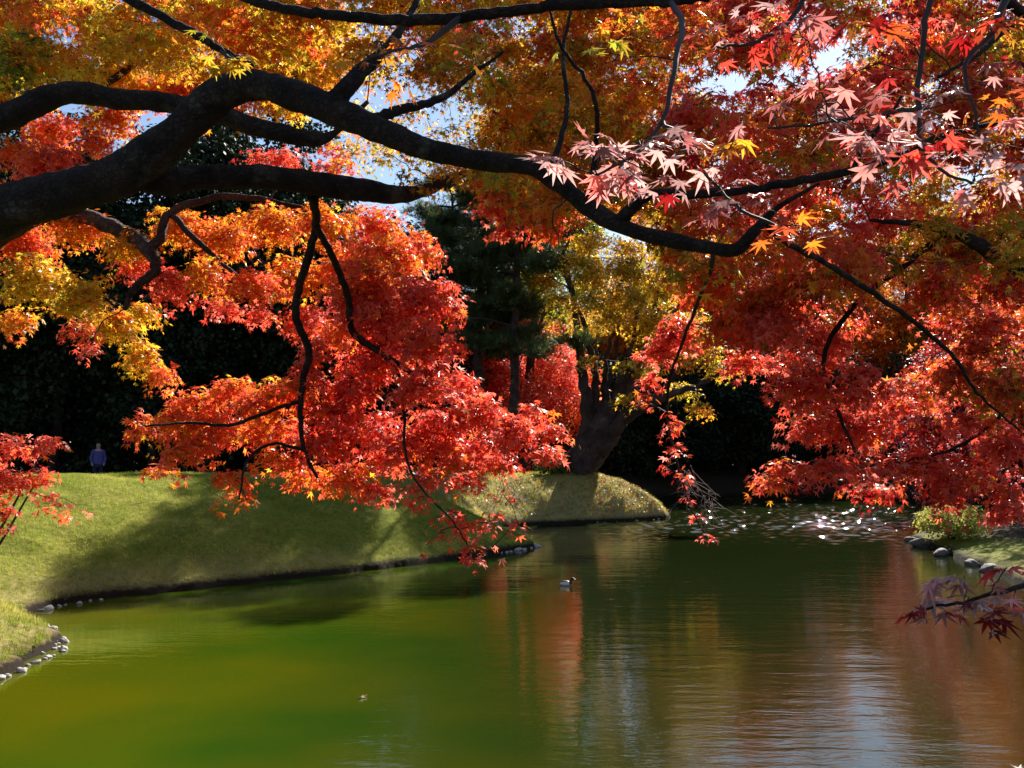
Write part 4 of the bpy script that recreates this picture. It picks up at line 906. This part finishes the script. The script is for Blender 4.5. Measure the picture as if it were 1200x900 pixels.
# ------------------------------------------------------------------ duck
def duck(x, y, h):
    o = empty('duck', (x, y, 0)); tag(o, 'small duck with white flanks and dark head swimming on the pond', 'duck')
    o.rotation_euler = (0, 0, h); o.scale = (.72, .72, .72)
    mw = plain('duck_white', (.75, .73, .70), .6, .3, .05); md = plain('duck_dark', (.018, .016, .018), .5, .4, .3); mb = plain('duck_bill', (.20, .22, .25), .4, .5, .1)
    # stations along the body: x, z centre, half width, half height
    st = [(-.235, .085, .004, .004), (-.21, .080, .030, .012), (-.17, .068, .062, .036), (-.10, .058, .104, .072), (-.02, .055, .118, .085), (.06, .058, .108, .084), (.12, .062, .072, .066), (.150, .095, .046, .050), (.158, .130, .034, .036),
          (.162, .160, .032, .030), (.175, .185, .038, .036), (.198, .200, .040, .040), (.222, .200, .034, .034), (.242, .192, .020, .020), (.250, .188, .004, .004)]
    V, Q, MI = [], [], []; n = 20
    st = np.array(st); d = np.gradient(st[:, :2], axis=0); d = norm(d)
    for i, (sx, sz, a, b) in enumerate(st):
        t = d[i]; up = np.array((-t[1], t[0]))
        for k in range(n):
            an = 2 * math.pi * k / n
            V.append((sx + up[0] * math.cos(an) * b, math.sin(an) * a, sz + up[1] * math.cos(an) * b))
    for i in range(len(st) - 1):
        for k in range(n):
            Q.append((i * n + k, i * n + (k + 1) % n, (i + 1) * n + (k + 1) % n, (i + 1) * n + k))
            an = abs(((k + .5) / n * 360 + 180) % 360 - 180)
            MI.append(0 if (2 <= i <= 5 and an > 28) else 1)
    b = mesh_np('body', V, Q, [mw, md], smooth=True, midx=MI); b.parent = o
    m = b.modifiers.new('sub', 'SUBSURF'); m.levels = 1; m.render_levels = 1
    bill = []; bq = []
    for i, (sx, a, bb, z) in enumerate([(.236, .014, .012, .189), (.262, .015, .007, .183), (.285, .014, .004, .180), (.292, .004, .002, .180)]):
        for k in range(8):
            an = 2 * math.pi * k / 8; bill.append((sx, math.sin(an) * a, z + math.cos(an) * bb))
    for i in range(3):
        for k in range(8): bq.append((i * 8 + k, i * 8 + (k + 1) % 8, (i + 1) * 8 + (k + 1) % 8, (i + 1) * 8 + k))
    q = mesh_np('bill', bill, bq, mb, smooth=True); q.parent = o
    for s in (-1, 1):
        wv, wq = [], []
        for i, (sx, z, hh, oy) in enumerate([(.09, .125, .005, .070), (.04, .128, .012, .082), (-.04, .126, .013, .084), (-.12, .114, .011, .074), (-.19, .096, .006, .045)]):
            for k in range(8):
                an = 2 * math.pi * k / 8; wv.append((sx, s * (oy - .004 + .009 * math.sin(an) - .012 * math.cos(an)), z + hh * math.cos(an)))
        for i in range(4):
            for k in range(8): wq.append((i * 8 + k, i * 8 + (k + 1) % 8, (i + 1) * 8 + (k + 1) % 8, (i + 1) * 8 + k))
        ww = mesh_np('wing', wv, wq, md, smooth=True); ww.parent = o
w = at(663, 683, 20.3); duck(w[0], 20.3, -.25)

# ------------------------------------------------------------------ person in the shade beyond the lawn
def skinfig(name, verts, edges, radii, mat, parent, sub=2):
    me = bpy.data.meshes.new(name); me.from_pydata(verts, edges, []); me.update()
    o = bpy.data.objects.new(name, me); COL.objects.link(o); o.parent = parent
    m = o.modifiers.new('skin', 'SKIN'); m.use_smooth_shade = True
    for i, r in enumerate(radii):
        me.skin_vertices[0].data[i].radius = r if isinstance(r, tuple) else (r, r)
        me.skin_vertices[0].data[i].use_root = (i == 0)
    s_ = o.modifiers.new('sub', 'SUBSURF'); s_.levels = sub; s_.render_levels = sub
    me.materials.append(mat); return o
def person(x, y, face):
    zb = gz(x, y); o = empty('person', (x, y, zb)); o.rotation_euler = (0, 0, face)
    tag(o, 'person in a violet-blue jacket standing in the dark shade beyond the lawn', 'person')
    skin = plain('skin', (.42, .25, .19), .5, .4, .06); jac = plain('jacket', (.075, .06, .21), .7, .3, .12); tro = plain('trousers', (.02, .022, .05), .8, .2, .2); hair = plain('hair', (.015, .012, .01), .5, .4, .2); shoe = plain('shoes', (.03, .03, .03), .6, .3, .2)
    V = [(0, 0, .92), (0, 0, 1.08), (0, .01, 1.26), (0, 0, 1.40), (0, -.01, 1.47), (0, -.02, 1.53), (0, -.03, 1.60), (0, -.02, 1.67),
         (.17, 0, 1.37), (.23, .02, 1.12), (.20, -.10, .90), (.19, -.13, .82), (-.17, 0, 1.37), (-.24, .02, 1.12), (-.20, -.11, .90), (-.18, -.14, .82),
         (.09, 0, .86), (.10, -.02, .48), (.10, .01, .09), (.11, -.13, .04), (-.09, 0, .86), (-.11, -.02, .48), (-.11, .01, .09), (-.12, -.13, .04)]
    E = [(0, 1), (1, 2), (2, 3), (3, 4), (4, 5), (5, 6), (6, 7), (3, 8), (8, 9), (9, 10), (10, 11), (3, 12), (12, 13), (13, 14), (14, 15), (0, 16), (16, 17), (17, 18), (18, 19), (0, 20), (20, 21), (21, 22), (22, 23)]
    Rr = [(.14, .10), (.13, .09), (.15, .10), (.11, .08), .052, .07, .088, .07, .06, .046, .034, .03, .06, .046, .034, .03, .085, .06, .04, .035, .085, .06, .04, .035]
    skinfig('body', V, E, Rr, skin, o)
    JV = [(0, 0, .80), (0, 0, 1.02), (0, .01, 1.26), (0, 0, 1.40), (0, -.01, 1.45), (.17, 0, 1.37), (.24, .02, 1.12), (.205, -.095, .91), (-.17, 0, 1.37), (-.25, .02, 1.12), (-.205, -.105, .91)]
    JE = [(0, 1), (1, 2), (2, 3), (3, 4), (3, 5), (5, 6), (6, 7), (3, 8), (8, 9), (9, 10)]
    skinfig('jacket', JV, JE, [(.24, .17), (.20, .14), (.19, .13), (.13, .10), .075, .08, .064, .05, .08, .064, .05], jac, o)
    TV = [(0, 0, .92), (.095, 0, .84), (.105, -.02, .48), (.105, .01, .10), (-.095, 0, .84), (-.115, -.02, .48), (-.115, .01, .10)]
    skinfig('trousers', TV, [(0, 1), (1, 2), (2, 3), (0, 4), (4, 5), (5, 6)], [(.16, .12), .10, .078, .062, .10, .078, .062], tro, o)
    skinfig('hair', [(0, .02, 1.64), (0, .03, 1.70), (0, .06, 1.58)], [(0, 1), (0, 2)], [.098, .07, .07], hair, o)
    for s in (-1, 1): skinfig('shoe', [(s * .115, .03, .05), (s * .12, -.08, .045), (s * .125, -.17, .035)], [(0, 1), (1, 2)], [.052, .05, .035], shoe, o)
    # face: eyes and nose
    for s in (-1, 1):
        bm = bmesh.new(); bmesh.ops.create_uvsphere(bm, u_segments=8, v_segments=6, radius=.011); me = bpy.data.meshes.new('eye'); bm.to_mesh(me); bm.free(); me.materials.append(hair)
        e = bpy.data.objects.new('eye', me); COL.objects.link(e); e.parent = o; e.location = (s * .03, -.108, 1.61)
    skinfig('nose', [(0, -.105, 1.60), (0, -.128, 1.575)], [(0, 1)], [.012, .016], skin, o, 1)
w = at(115, 540, 37); person(w[0], 37, .4)

# ------------------------------------------------------------------ leaves afloat
for (px, py, lab) in ((423, 812, 'single pale leaf floating on the green water at the lower left'), (1194, 893, 'pale leaf floating at the lower right corner of the pond')):
    d = CAM_H * F / (py - 525); w = at(px, py, d)
    v, t = LEAF5; a = RNG.uniform(0, 6)
    vv = np.stack((v[:, 0] * math.cos(a) - v[:, 1] * math.sin(a), v[:, 0] * math.sin(a) + v[:, 1] * math.cos(a), .012 + .12 * np.abs(v[:, 0]) ** 2), 1) * np.array((.08, .08, .5))
    vv = np.concatenate((vv, vv - np.array((0, 0, .0015)))) ; k = len(v)
    tt = np.concatenate((t, t[:, ::-1] + k))
    o = mesh_np('floating_leaf', vv + np.array((w[0], d, .004)), tt, M_LEAF, col=np.tile(np.array((.6, .5, .42)), (2 * k, 1)))
    tag(o, lab, 'leaf', 'leaves afloat on the pond')
